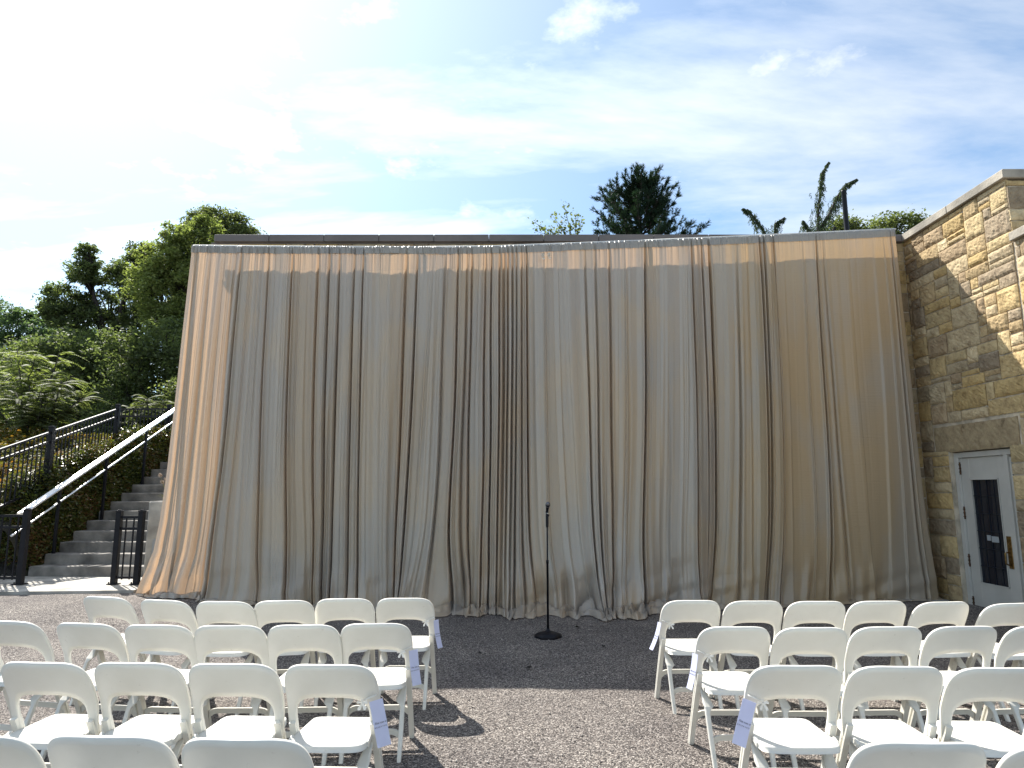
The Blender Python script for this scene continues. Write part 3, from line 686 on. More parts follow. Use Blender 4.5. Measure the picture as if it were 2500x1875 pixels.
hd = MB(); hd.tube([(XD - .04, 8.75 - BO.y, .84), (XD - .075, 8.755 - BO.y, .83), (XD - .08, 8.755 - BO.y, .70), (XD - .04, 8.75 - BO.y, .68)], .011, 8); hd.lathe([(.014, 0), (.014, .02), (0.002, .02)], (XD - .045, 8.72 - BO.y, .93), 10); child(hd, 'handle', M['brass'], door, True)
for zc in (1.915, 1.306, .67, .11):
    hg = MB(); hg.tube([(XD - .04, 9.512 - BO.y, zc - .085), (XD - .04, 9.512 - BO.y, zc + .085)], .011, 8)
    for q in (-.05, 0, .05): hg.box((XD - .045, 9.512 - BO.y, zc + q), (.026, .03, .012))
    child(hg, 'hinge', M['hinge'], door)
mb = MB(); sbox(mb, 8.42, 9.6, -.03, .06, XW - .02, XD + .12, .01); mb.build('door_sill', M['concrete_dark'], bd)

# ------------------------------------------------------------------ curtain
# knots: (top position, bottom position, kind, depth) along the rail, in rail units of 7 mm from the axis
KN = [(418, 292, '', 0), (430, 312, 'c', .05), (440, 330, 't', .07), (458, 356, 'c', .05), (470, 375, 'T', .06), (487, 392, 'c', .05), (500, 405, 't', .07), (513, 418, 'c', .06), (527, 432, 'C', .16),
      (545, 462, 'T', .05), (560, 490, 't', .05), (583, 545, 'C', .10), (610, 575, 't', .06), (635, 613, 'C', .15), (652, 634, 't', .04), (668, 655, 'T', .06),
      (690, 668, 'C', .12), (700, 676, 't', .05), (715, 686, 'C', .16), (727, 696, 't', .05), (737, 706, 'C', .16), (752, 725, 't', .06), (768, 742, 'C', .13), (787, 765, 'C', .14), (800, 783, 't', .05),
      (830, 812, 't', .05), (853, 826, 'T', .05), (880, 838, 'C', .13), (905, 849, 'C', .17), (925, 870, 't', .05), (945, 896, 'T', .06), (962, 920, 'c', .07), (991, 956, 'C', .17), (1001, 966, 't', .04), (1010, 980, 'c', .07),
      (1020, 998, 'C', .12), (1035, 1016, 't', .05), (1050, 1032, 'C', .11), (1062, 1052, 'C', .15), (1080, 1070, 'C', .14), (1089, 1081, 'c', .08), (1097, 1090, 'C', .12), (1107, 1101, 'C', .13), (1116, 1111, 'C', .13), (1126, 1132, 'C', .09),
      (1137, 1150, 'C', .17), (1152, 1172, 't', .05), (1176, 1196, 'r', .03), (1204, 1246, 'T', .07), (1221, 1279, 't', .06), (1262, 1302, 'C', .08), (1284, 1311, 'C', .10), (1301, 1320, 't', .05), (1314, 1330, 'C', .08),
      (1350, 1356, 'r', .03), (1392, 1388, 'C', .17), (1404, 1402, 't', .04), (1422, 1424, 'T', .03), (1443, 1444, 't', .06), (1472, 1468, 'T', .04), (1492, 1508, 'C', .17), (1503, 1520, 't', .05), (1513, 1530, 'C', .14),
      (1529, 1545, 'C', .18), (1560, 1566, 't', .03), (1589, 1594, 'c', .05), (1612, 1620, 'T', .05), (1628, 1640, 't', .05), (1639, 1650, 'C', .20), (1648, 1659, 'C', .18), (1656, 1667, 't', .05), (1668, 1688, 'C', .17), (1690, 1714, 'T', .03),
      (1734, 1765, 'r', .025), (1762, 1805, 'C', .10), (1775, 1848, 'c', .035), (1830, 1896, 'T', .02), (1884, 1936, 't', .04), (1908, 1975, 'r', .03), (1922, 2010, 'C', .07), (1932, 2032, '', 0)]
SEAMS = [527, 635, 787, 905, 1062, 1137, 1262, 1392, 1529, 1589, 1668, 1775]
pt = np.array([k[0] for k in KN], float); pb = np.array([k[1] for k in KN], float)
sk = np.concatenate([[0], np.cumsum(np.diff(pt) * .5 + np.diff(pb) * .5)]) * .0067
S_END = sk[-1]
ds = .0034
s = np.concatenate([np.arange(0, S_END, ds), np.linspace(S_END, S_END + .55, 70)])
ns = len(s)
PT = np.interp(s, sk, pt); PB = np.interp(s, sk, pb)
ZR = np.interp(PT, [418, 640, 905, 1060, 1180, 1392, 1660, 1935], [5.264, 5.247, 5.240, 5.252, 5.285, 5.345, 5.43, 5.528])
YR = np.interp(PT, [418, 905, 1392, 1935], [9.60, 9.61, 9.68, 9.80])
ZR = 1.62 + (ZR - 1.62) * YR / 9.75 - .012
XT = (PT - 1106) * .0070 * YR / 9.75
fb = np.interp(PB, [292, 430, 560, 800, 940, 1060, 1180, 1320, 1430, 1540, 1700, 1850, 2018], [.00646, .00624, .0061, .00612, .0061, .00592, .00586, .00588, .00603, .0063, .0064, .0064, .00641])
XB = (PB - 1106) * fb
EXT = np.interp(PB, [292, 330, 500, 800, 940, 1000, 1200, 1420, 1520, 1600, 2018], [.05, .12, .10, .12, .20, .32, .34, .32, .16, .06, .04])
YB_ = np.interp(PB, [292, 330, 430, 560, 800, 940, 1060, 1180, 1320, 1430, 1540, 1700, 1850, 2018], [9.72, 9.62, 9.40, 9.33, 9.35, 9.24, 8.99, 8.91, 8.91, 9.14, 9.58, 9.66, 9.74, 9.80]) + EXT
def vnoise(x, seed):
    r = np.random.default_rng(seed); t = r.uniform(-1, 1, 4096)
    i = np.floor(x).astype(int); f = x - i; f = f * f * (3 - 2 * f)
    return t[i % 4096] * (1 - f) + t[(i + 1) % 4096] * f
fold = np.zeros(ns)
rk = random.Random(9)
for (a, b, kd, amp), s0 in zip(KN, sk):
    if not kd: continue
    d = s - s0
    if kd in 'cC':
        w = .0085 if kd == 'C' else .014; amp = amp * (.72 if kd == 'C' else .9); hh_ = rk.choice((-1, 1))
        sh = rk.choice((-1, 1)) * .4
        fold += -amp * np.exp(-(d / w) ** 2) + .26 * amp * np.exp(-((d - 3.0 * w) / (2.2 * w)) ** 2) * (1 + sh) + .26 * amp * np.exp(-((d + 3.0 * w) / (2.2 * w)) ** 2) * (1 - sh) + .38 * amp * np.exp(-np.clip(hh_ * d, 0, 9) / .075) * (hh_ * d > w * 2.2)
    elif kd in 'tT':
        sg = 1 if kd == 't' else -1
        fold += amp * .55 / (1 + np.exp(-np.clip(sg * d / .006, -40, 40))) * np.exp(-np.clip(sg * d, 0, 9) / .11) * (sg * d > -.05)
    else:
        fold += amp * np.exp(-(d / .012) ** 2)
dens = np.interp(PT, [418, 440, 560, 700, 1040, 1060, 1130, 1160, 1250, 1285, 1530, 1560, 1590, 1640, 1675, 1700, 1935], [.5, .8, .9, 1.1, 1.05, .45, .45, .42, .42, .9, .8, .38, .38, .7, .4, .14, .10])
rows = np.concatenate([np.linspace(0, .08, 12, endpoint=False), np.linspace(.08, .86, 62, endpoint=False), np.linspace(.86, 1, 26)])
def curtain_rows(vs_):
    out_ = []
    ret = np.clip((s - S_END) / .5, 0, 1.1)
    for v in vs_:
        g = .45 * v + .55 * v ** 4
        gl = float(np.interp(v, [0, .3, .5, .65, .8, .88, .94, 1], [0, .13, .20, .26, .37, .51, .74, 1.02])); wl_ = sm(640, 440, PT)
        x = XT + (XB - XT) * (g * (1 - wl_) + gl * wl_)
        y0 = YR + (YB_ - YR) * (.20 * v + .42 * v ** 4 + .38 * v ** 16)
        z = ZR + (gh(XB, YB_) + .012 - ZR) * v
        A = np.interp(v, [0, .02, .12, .4, .85, 1], [.10, .30, .68, 1.05, 1.3, 1.1])
        wob = .02 * np.sin(v * 5 + s * 1.3)
        un = .030 * vnoise((s + wob) / .170 + 5, 1) + .034 * np.abs(vnoise((s + wob * .6) / .082 + v * .8 + 9, 2)) + .017 * np.abs(vnoise((s + wob * .4) / .036 + v * 1.1, 3))
        un = un * dens * (1 - .6 * float(sm(.35, .9, v))) + .030 * float(sm(.45, .95, v)) * dens * vnoise(s / .21 + v * .9 + 60, 61)
        slow = .035 * vnoise(s / .45 + v * .7, 6) * np.sin(math.pi * min(1, v * 1.2)) + .015 * vnoise(s / .3 + v * 2.2 + 30, 8) * dens
        gath = (.010 * vnoise(s / .017, 4) + .007 * vnoise(s / .031 + v * 2, 5)) * math.exp(-v / .055) * np.clip(dens + .25, 0, 1.3)
        bl = sm(.86, 1.0, v)
        low = bl * (.06 * vnoise(s / .09 + v * 6, 11) + .06 * vnoise(s / .22 + v * 9, 12) + .03 * vnoise(s / .4 + v * 40, 14)) * (.35 + EXT * 4.5)
        fw = 1 - .62 * float(sm(.45, .95, v)) * sm(1015, 1040, PT) * sm(1150, 1137, PT) * (vnoise(s / .06 + 3, 62) > -.2)
        low = low + sm(.70, 1.0, v) * .075 * vnoise(s / .19 + v * 2.2, 63) * np.clip(EXT - .1, 0, 1) * 4
        D = (fold * A * fw + un * (.35 + .65 * A) + slow + gath + low) * (1 - np.clip(ret * 3, 0, 1) * .6)
        # fold wander so crevices are not ruled lines
        xs = x + .022 * vnoise(s / .35 + v * 3.1, 15) * v + .012 * bl * vnoise(s / .09 + v * 7, 13) + float(sm(.72, 1.0, v)) ** 2 * .16 * vnoise(s / .42 + 4, 64) * (.3 + np.clip(EXT - .1, 0, 1) * 3)
        # return at the right hand end
        bulge = .05 * np.exp(-((v - .40) / .16) ** 2) + .03 * v
        xs = xs + np.where(ret > 0, (.075 + .10 * v + bulge) * np.sin(np.clip(ret * 1.7, 0, 1.57)), 0)
        y = y0 - D + np.where(ret > 0, .42 * np.clip(ret - .08, 0, 2), 0)
        out_.append(np.stack([xs, y, z + .004 * vnoise(s / .05, 21) * (v < .01)], 1))
    return out_
rws = curtain_rows(rows)
# fabric that lies on the ground in front of the hem
last = rws[-1]
for w in np.linspace(.12, 1, 9):
    hump = np.abs(.6 * vnoise(s / .07 + w * 3.4, 31) + .7 * vnoise(s / .17 + w * 5.3, 32))
    x = last[:, 0] + .03 * w * vnoise(s / .11 + w * 2, 33)
    y = last[:, 1] - EXT * w * (1 + .45 * vnoise(s / .27, 34) + .35 * vnoise(s / .085, 36)) - .012 * vnoise(s / .05 + w, 35)
    z = gh(x, y) + .010 + (.03 + EXT * .42) * hump * (1 - w) ** .4 * (1 if w < .99 else 0) + .004
    rws.append(np.stack([x, y, z], 1))
G = np.stack(rws, 1)          # (ns, nrows, 3)
cur = tag(empty('stage_curtain', (0, 9.7, 0)), 'huge champagne satin curtain hung in pinned panels in front of the stone wall', 'curtain')
cO = np.array([0, 9.7, 0])
cuts = [0] + [int(np.argmin(abs(PT - q) + (s > S_END) * 99)) for q in SEAMS] + [ns - 1]
lay = np.clip((vnoise(s / .085, 51) + .55 * vnoise(s / .034, 52) + .12) * 14 * ds / .0034 * .35, 0, 1)
lay = np.maximum(lay, np.clip(sm(1.0, 1.15, dens), 0, 1) * (vnoise(s / .05, 53) > -.35))
lay = np.where(PT > 1680, lay * .25, lay)
# header: doubled sleeve around the rod
hd_v = np.array([-.004, .0, .006, .012, .018, .0215])
hrows = curtain_rows([0, .003, .008, .013, .018, .0215])
H = np.stack(hrows, 1)
H[:, :, 1] -= .011
H[:, 0, 1] += .03; H[:, 0, 2] += .016; H[:, 1, 2] += .012
hn = .010 * vnoise(s / .022 + 3, 41) + .008 * vnoise(s / .06, 42)
H[:, 1:, 1] -= np.clip(hn, -.006, .02)[:, None] * np.clip(dens + .3, 0, 1)[:, None]
for a, b in zip(cuts[:-1], cuts[1:]):
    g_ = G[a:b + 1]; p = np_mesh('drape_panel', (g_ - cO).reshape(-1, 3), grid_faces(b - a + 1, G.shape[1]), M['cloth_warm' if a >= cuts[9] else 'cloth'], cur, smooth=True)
    at = p.data.attributes.new('layers', 'FLOAT', 'POINT'); at.data.foreach_set('value', np.repeat(lay[a:b + 1], G.shape[1]).astype(np.float32))
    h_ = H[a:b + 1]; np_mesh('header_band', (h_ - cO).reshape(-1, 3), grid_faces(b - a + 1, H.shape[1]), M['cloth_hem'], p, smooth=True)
# pins along some seams
for q in (1589, 1775):
    k = int(np.argmin(abs(PT - q)))
    mb = MB()
    for vv in (48, 54, 60, 66, 72):
        c = G[k, vv] - cO; mb.tube([(c[0] - .01, c[1] - .012, c[2]), (c[0] + .012, c[1] - .016, c[2] + .004), (c[0] + .01, c[1] - .012, c[2] - .012)], .0022, 5)
    mb.build('safety_pins', M['pole'], cur)
# white strips added in place of sunlight on frayed cloth, centre top
mb = MB(); r = random.Random(3)
for cx_ in (.455, .545):
    k = int(np.argmin(abs(XT - cx_)))
    c = Vector(G[k, 5] - cO) + Vector((0, -.03, -.03))
    vs_ = []
    for i in range(9):
        t = i / 8; vs_ += [(c.x - .022 + .012 * math.sin(i * 2.1) + .02 * t, c.y - .05 - .03 * math.sin(i * 1.7), c.z + .05 - .09 * t), (c.x + .022 + .014 * math.cos(i * 1.9), c.y - .05 + .03 * math.sin(i * 2.7), c.z + .05 - .1 * t)]
    mb.add(vs_, [(2 * i, 2 * i + 1, 2 * i + 3, 2 * i + 2) for i in range(8)])
mb.build('sunlit_patch_strips', M['ribbon'], cur)

pf = tag(empty('curtain_frame', (0, 9.72, 0)), 'pale metal pipe frame carrying the champagne curtain', 'pipe frame')
def railp(p):
    yr = float(np.interp(p, [418, 905, 1392, 1935], [9.60, 9.61, 9.68, 9.80]))
    z = float(np.interp(p, [418, 640, 905, 1060, 1180, 1392, 1660, 1935], [5.264, 5.247, 5.240, 5.252, 5.285, 5.345, 5.43, 5.528]))
    return ((p - 1106) * .0070 * yr / 9.75, yr + .02 - 9.72, 1.62 + (z - 1.62) * yr / 9.75 - .004)
for a, b in ((418, 905), (905, 1392), (1392, 1936)):
    mb = MB(); A = Vector(railp(a)); B = Vector(railp(b)); mid = [Vector(railp(p)) for p in ((a * 2 + b) / 3, (a + 2 * b) / 3)]
    mb.tube([A, mid[0], mid[1], B], .021, 10); mb.build('crossbar', M['sleeve'], pf, True)
for p in (418, 905, 1392, 1936):
    x, y, z = railp(p); mb = MB(); mb.tube([(x, y + .06, 0.0), (x, y + .06, z + (.02 if p > 500 and p < 1900 else .0))], .024, 10); mb.tube([(x, y - .02, z), (x, y + .07, z)], .012, 6); mb.build('upright', M['pole'], pf, True)
    mb = MB(); mb.box((x, y + .2, .012 + float(gh(x, 9.9))), (.5, .5, .01)); mb.build('base_plate', M['pole'], pf)

# ------------------------------------------------------------------ folding chairs
def up_y(z): return .20 - .40 * (z / .80) + .018 * math.sin(math.pi * min(1, z / .80))
def make_chair(name, label, group):
    t = tag(empty(name), label, 'chair', group)
    # backrest: arch shaped moulding
    N = 56; NR = 7
    outer, inner = [], []
    for k in range(N + 1):
        u = k / N; a = math.pi * (1 - u)
        ca, sa = math.cos(a), math.sin(a)
        e = .44
        ox = .2225 * math.copysign(abs(ca) ** e, ca); oz = .590 + .210 * abs(sa) ** .50
        if k in (0, N): oz = .590
        ix = .176 * math.copysign(abs(ca) ** .62, ca); iz = .520 + .112 * abs(sa) ** .70
        outer.append((ox, oz)); inner.append((ix, iz))
    def side(sgn, n=8):
        o_, i_ = [], []
        for k in range(n):
            f = k / n; z = .415 + (.590 - .415) * f
            o_.append((sgn * (.2085 + .014 * math.sin(f * math.pi / 2)), z)); i_.append((sgn * (.176 + .0 * f), .415 + (.520 - .415) * f))
        return o_, i_
    lo, li = side(-1); ro, ri = side(1)
    outer = lo + outer + ro[::-1]; inner = li + inner + ri[::-1]
    def pos(x, z, n):
        cy = .040 * (abs(x) / .2225) ** 2 * float(sm(.42, .62, z))     # ends curve forward
        y = up_y(z) + cy
        return (x, y - n * .95, z + n * (-.35))
    vs, fs = [], []
    for (o_, i_) in zip(outer, inner):
        for side_n in (1, -1):
            for j in range(NR):
                w = j / (NR - 1); x = o_[0] * (1 - w) + i_[0] * w; z = o_[1] * (1 - w) + i_[1] * w
                edge = min(w, 1 - w); th = .0105 if 0 < j < NR - 1 else .0075
                vs.append(pos(x, z, side_n * th))
    m_ = len(outer); st_ = 2 * NR
    for i in range(m_ - 1):
        for j in range(NR - 1):
            a = i * st_ + j; fs.append((a, a + 1, a + st_ + 1, a + st_))
            b = a + NR; fs.append((b, b + st_, b + st_ + 1, b + 1))
        a = i * st_; fs.append((a, a + st_, a + NR + st_, a + NR))
        a = i * st_ + NR - 1; fs.append((a, a + NR, a + NR + st_, a + st_))
    mb = MB().add(vs, fs); b = mb.build('backrest', M['chair'], t, True)
    # front legs (continue the uprights), grooved on the outside
    for sg in (-1, 1):
        secs = []
        for k in range(7):
            f = k / 6; z = .50 * (1 - f) + .0 * f; x = sg * (.1935 + .0135 * f); y = up_y(z); w = .0150; d = .0215 - .003 * f
            q = lambda a, c: (x + a * sg, y + c * .93 , z + c * .42)
            if f == 1: q = lambda a, c: (x + a * sg, y + c, z)
            secs.append([q(-w, -d), q(w, -d), q(w, -d * .35), q(w * .45, -d * .3), q(w * .45, d * .3), q(w, d * .35), q(w, d), q(-w, d)])
        if sg < 0: secs = [r_[::-1] for r_ in secs]
        mb = MB().loft(secs); mb.build('leg', M['chair'], t)
    # rear legs with the thick hinge knuckle
    for sg in (-1, 1):
        path = [(.40, .015, .172, .012, .016), (.375, -.012, .170, .016, .018), (.335, -.048, .160, .026, .022), (.318, -.066, .158, .029, .023), (.303, -.078, .164, .019, .019), (.285, -.087, .170, .0135, .0175), (.15, -.145, .170, .0135, .0165), (0.0, -.205, .168, .012, .015)]
        secs = []
        for z, y, x, w, d in path:
            q = lambda a, c: (sg * x + a * sg, y + c, z + c * .3)
            if z == 0: q = lambda a, c: (sg * x + a * sg, y + c, 0)
            b_ = .3
            secs.append([q(-w, -d * (1 - b_)), q(-w * (1 - b_), -d), q(w * (1 - b_), -d), q(w, -d * (1 - b_)), q(w, d * (1 - b_)), q(w * (1 - b_), d), q(-w * (1 - b_), d), q(-w, d * (1 - b_))])
        if sg < 0: secs = [r_[::-1] for r_ in secs]
        MB().loft(secs).build('leg', M['chair'], t)
    # stretchers with arched ends
    for z0, yf, xe in ((.215, up_y, .184), (.150, lambda z: -.145 - (z - .15) * -.43, .160)):
        vs, fs = [], []; n = 16
        for k in range(n + 1):
            x = -xe + 2 * xe * k / n; e = max(0, (abs(x) - xe + .05) / .05)
            top = z0 + .022 - .018 * e * e; bot = z0 - .012 - .030 * e * e
            for zz_ in (bot, top):
                yy = yf(z0) + (zz_ - z0) * -.25
                vs += [(x, yy - .008, zz_), (x, yy + .008, zz_)]
        for k in range(n):
            a = 4 * k; b_ = a + 4
            fs += [(a, a + 2, b_ + 2, b_), (a + 1, b_ + 1, b_ + 3, a + 3), (a + 2, a + 3, b_ + 3, b_ + 2), (a, b_, b_ + 1, a + 1)]
        MB().add(vs, fs).build('stretcher', M['chair'], t)
    # seat: dished slab with rounded rear corners, tapering to the front
    n = 60; ring = []
    for k in range(n):
        a = 2 * math.pi * k / n; ca, sa = math.cos(a), math.sin(a)
        e = .30 if sa < 0 else .22
        yy = .015 + .195 * math.copysign(abs(sa) ** e, sa)
        hw = .186 - .020 * sm(-.1, .22, yy)
        ring.append((hw * math.copysign(abs(ca) ** e, ca), yy))
    vs, fs = [], []
    def sz(x, y): return .437 - .010 * (1 - (x / .19) ** 2) * (1 - ((y - .0) / .22) ** 2) + .008 * float(sm(0, .2, y))
    lv = [(1.0, -.030), (1.0, -.008), (.985, -.0015), (.95, 0), (.7, 0), (.4, 0), (.05, 0)]
    for sc_, dz_ in lv:
        for x, y in ring:
            X = x * sc_; Y = .015 + (y - .015) * sc_; vs.append((X, Y, sz(X, Y) + dz_))
    for l in range(len(lv) - 1):
        for k in range(n): j = (k + 1) % n; fs.append((l * n + k, l * n + j, l * n + n + j, l * n + n + k))
    fs.append(tuple(range((len(lv) - 1) * n, len(lv) * n)))
    # underside
    base = len(vs)
    for x, y in ring: vs.append((x * .96, .015 + (y - .015) * .96, .430 - .026))
    for k in range(n): j = (k + 1) % n; fs.append((base + j, base + k, k, j))
    fs.append(tuple(range(base + n - 1, base - 1, -1)))
    MB().add(vs, fs).build('seat', M['chair'], t, True)
    # pivots
    for sg in (-1, 1):
        mb = MB(); mb.box((sg * .183, -.085, .425), (.016, .05, .03), rx=.3, bev=.004); mb.build('hinge_block', M['chair'], t)
    return t
def copy_tree(o, parent=None):
    c = o.copy(); COL.objects.link(c)
    if parent: c.parent = parent
    for ch in o.children: copy_tree(ch, c)
    return c

ROWS = {
 ('L', 1): [(-3.15, 5.44, -13), (-2.62, 5.285, -13), (-2.135, 5.215, -2), (-1.70, 5.255, 7), (-1.27, 5.345, 4), (-.818, 5.372, 1)],
 ('L', 2): [(-3.15, 4.46, -12), (-2.635, 4.385, -9), (-2.165, 4.33, -4), (-1.717, 4.316, 1), (-1.271, 4.33, 3), (-.838, 4.374, 3)],
 ('L', 3): [(-2.235, 3.418, -4), (-1.782, 3.409, -3), (-1.322, 3.391, -2), (-.86, 3.374, -2)],
 ('L', 4): [(-1.803, 2.43, -2), (-1.350, 2.43, -3), (-.886, 2.404, -2)],
 ('R', 1): [(1.345, 5.263, 1), (1.805, 5.241, 1), (2.262, 5.225, 0), (2.727, 5.235, 2), (3.186, 5.199, 6), (3.635, 5.13, 9)],
 ('R', 2): [(1.341, 4.274, 0), (1.795, 4.250, 0), (2.262, 4.274, 2), (2.729, 4.288, 3), (3.20, 4.300, 4)],
 ('R', 3): [(1.325, 3.357, -1), (1.785, 3.34, -2), (2.24, 3.315, -2)],
 ('R', 4): [(1.325, 2.371, -2), (1.786, 2.330, -3)],
}
SIDE = {'L': 'left', 'R': 'right'}
ORD = ['', 'first', 'second', 'third', 'fourth', 'fifth', 'sixth']
RN = {1: 'row nearest the curtain', 2: 'second row from the curtain', 3: 'third row from the curtain', 4: 'row nearest the viewer'}
def lab(sd, rw, i, n):
    k = (n - i) if sd == 'L' else (i + 1)
    r_ = {1: 'front row by curtain', 2: 'second row', 3: 'third row', 4: 'nearest row'}[rw]
    if k == 1 and rw < 4: return 'white chair with paper tag at the aisle end, %s, %s block' % (r_, SIDE[sd])
    return 'white folding chair, %s from the aisle, %s, %s block' % (ORD[k], r_, SIDE[sd])
proto = None
tops = {}
for (sd, rw), lst in ROWS.items():
    for i, (x, y, yaw) in enumerate(lst):
        lb = lab(sd, rw, i, len(lst)); gp = 'white folding chairs set out in rows'
        if proto is None: c = proto = make_chair('folding_chair', lb, gp)
        else: c = copy_tree(proto)
        c['label'] = lb; c['category'] = 'chair'; c['group'] = gp
        a = R(yaw); x = x * {1: 1.014, 2: 1.020, 3: 1.028, 4: 1.034}[rw]; c.scale = (1.028, 1, 1)
        c.rotation_euler = (0, 0, a)
        # (x, y) is the middle of the top edge; the chair's origin is .20 in front of it
        ox, oy = x - math.sin(a) * .20, y + math.cos(a) * .20
        c.location = (ox, oy, float(gh(ox, oy)) - .002)
        tops[(sd, rw, i)] = (ox, oy, a)

# ------------------------------------------------------------------ reserved tags
def text_mesh(body, size, font_shear=0.0):
    cu = bpy.data.curves.new('t', 'FONT'); cu.body = body; cu.size = size; cu.align_x = 'CENTER'; cu.shear = font_shear; cu.extrude = .0002
    ob = bpy.data.objects.new('t', cu); COL.objects.link(ob)
    bpy.context.view_layer.update()
    me = bpy.data.meshes.new_from_object(ob.evaluated_get(bpy.context.evaluated_depsgraph_get()))
    bpy.data.objects.remove(ob); return me
tx1 = text_mesh('This row is', .0125, .5); tx2 = text_mesh('R E S E R V E D', .0088)
for m_ in (tx1, tx2): m_.materials.clear(); m_.materials.append(M['ink'])
TAGS = [('L', 1, 5, 'purple white paper tag hanging from the chair right of the left block nearest the curtain', -4, 60, 10),
        ('L', 2, 5, 'long pale tag on the aisle chair, second left row from the curtain', -6, 40, 6),
        ('L', 3, 3, 'reserved tag on the aisle chair of the third left row', -14, 12, 4),
        ('R', 1, 0, 'thin edge-on tag on the aisle chair of the right row nearest the curtain', 12, -78, -12),
        ('R', 2, 0, 'edge-on paper tag on the aisle chair, second right row from the curtain', 8, -74, -8),
        ('R', 3, 0, 'pale blue reserved tag swinging from the aisle chair, third right row', 20, -8, -6)]
for sd, rw, i, lb, roll, yaw, curl in TAGS:
    ox, oy, a = tops[(sd, rw, i)]
    sg = 1 if sd == 'L' else -1
    lx, lz = sg * .215, .625
    ly = up_y(lz) - .022
    wx = ox + math.cos(a) * lx - math.sin(a) * ly; wy = oy + math.sin(a) * lx + math.cos(a) * ly
    t = tag(empty('reserved_tag', (wx + sg * .012, wy, lz)), lb, 'paper tag', 'reserved tags tied to the aisle chairs')
    t.rotation_euler = (R(-4), R(-roll) if False else 0, 0)
    w, h = .064, .205
    mb = MB(); vs = []
    nn = 10
    for k in range(nn + 1):
        f = k / nn
        cz = -f * h; cx = 0; cy = -.02 - .035 * abs(curl) / 12 * f * f
        for q in (-1, 1): vs.append(Vector((q * w / 2, cy, cz)))
    mt = Matrix.Rotation(R(roll) * 1.0, 4, 'Y') @ Matrix.Rotation(R(yaw), 4, 'Z')
    mt = Matrix.Rotation(R(roll), 4, 'Y') @ Matrix.Rotation(R(yaw), 4, 'Z')
    front = [mt @ v for v in vs]; back = [mt @ (v + Vector((0, .0006, 0))) for v in vs]
    fs = [(2 * k, 2 * k + 1, 2 * k + 3, 2 * k + 2) for k in range(nn)]
    mb.add(front, [f_[::-1] for f_ in fs]); mb.add(back, fs); mb.build('card', M['paper'], t, True)
    for me, oz_ in ((tx1, -.105), (tx2, -.122)):
        o = bpy.data.objects.new('lettering', me); COL.objects.link(o); o.parent = t
        f = -oz_ / h; cyy = -.02 - .035 * abs(curl) / 12 * f * f - .0012
        sl_ = math.atan2(.035 * abs(curl) / 12 * 2 * f, h)
        o.matrix_local = mt @ Matrix.Translation((0, cyy, oz_)) @ Matrix.Rotation(R(90) - sl_, 4, 'X')
    # ribbon loop round the upright and bow on the inside
    mb = MB(); cxl = -sg * .032
    loop = [Vector((cxl + .030 * math.cos(q), .012 + .020 * math.sin(q), .006 + .012 * math.cos(q) * sg)) for q in np.linspace(0, 2 * math.pi, 17)]
    mb.tube(loop, .0028, 5)
    bx0 = Vector((-sg * .062, -.012, -.012))
    for q in range(5):
        t1 = q * 1.25 + .4; v1 = Vector((math.cos(t1), -.3 * math.sin(q * 2.2), math.sin(t1) - .25)) * .026
        n1_ = Vector((-math.sin(t1), .5, math.cos(t1))) * .008
        mb.add([bx0 - n1_ * .4, bx0 + n1_ * .4, bx0 + v1 + n1_, bx0 + v1 - n1_, bx0 + v1 * 1.15 + Vector((0, -.008, 0))], [(0, 1, 2, 3), (3, 2, 4)])
    mb.build('ribbon', M['ribbon'], t)

# ------------------------------------------------------------------ microphone on its stand
ms_ = tag(empty('microphone_stand', (.40, 7.84, 0)), 'black microphone stand with round base on shaded gravel before the curtain', 'microphone stand')
mb = MB(); n = 20; secs = []
for rr_, z_ in ((.136, 0), (.144, .010), (.142, .030), (.128, .046), (.085, .060), (.045, .068), (.020, .080), (.017, .10)):
    k_ = [(1 + .06 * math.cos(6 * 2 * math.pi * q / 24)) if rr_ > .08 else 1 for q in range(24)]
    secs.append([(rr_ * k_[q] * math.cos(2 * math.pi * q / 24), rr_ * k_[q] * math.sin(2 * math.pi * q / 24), z_) for q in range(24)])
mb.loft(secs); mb.build('base', M['black'], ms_, True)
mb = MB(); mb.lathe([(.0125, .07), (.0125, .80), (.0155, .80), (.0155, .835), (.0095, .84), (.009, 1.21)], n=12); mb.build('pole', M['black'], ms_, True)
mb = MB(); mb.lathe([(.0135, 1.20), (.0165, 1.215), (.0165, 1.325), (.013, 1.335)], n=12); mb.box((.012, 0, 1.33), (.02, .012, .03), ry=.3, bev=.003); mb.build('clutch_grip', M['black'], ms_, True)
mb = MB(); mb.lathe([(.008, 1.33), (.008, 1.375)], n=10); mb.build('thread_ring', M['steel'], ms_, True)
mic = tag(empty('microphone', (.40, 7.84, 1.375)), 'black handheld microphone with rounded grille clipped on top of the stand', 'microphone')
mic.rotation_euler = (R(38), R(4), 0)
mb = MB(); mb.lathe([(.011, -.07), (.013, -.02), (.018, .055), (.021, .07)], n=14); mb.build('body', M['black'], mic, True)
mb = MB(); mb.lathe([(.021, .071), (.0255, .085), (.0265, .100), (.024, .118), (.016, .131), (.004, .136)], n=16); mb.build('grille', M['grille'], mic, True)
mb = MB(); mb.lathe([(.0262, .092), (.0275, .095), (.0275, .101), (.0262, .104)], n=16); mb.build('grille_band', M['black'], mic, True)
mb = MB(); mb.box((0, .0, -.005), (.034, .03, .03), bev=.008); mb.box((0, -.022, -.025), (.018, .03, .025), bev=.005); mb.build('clip', M['black'], mic)

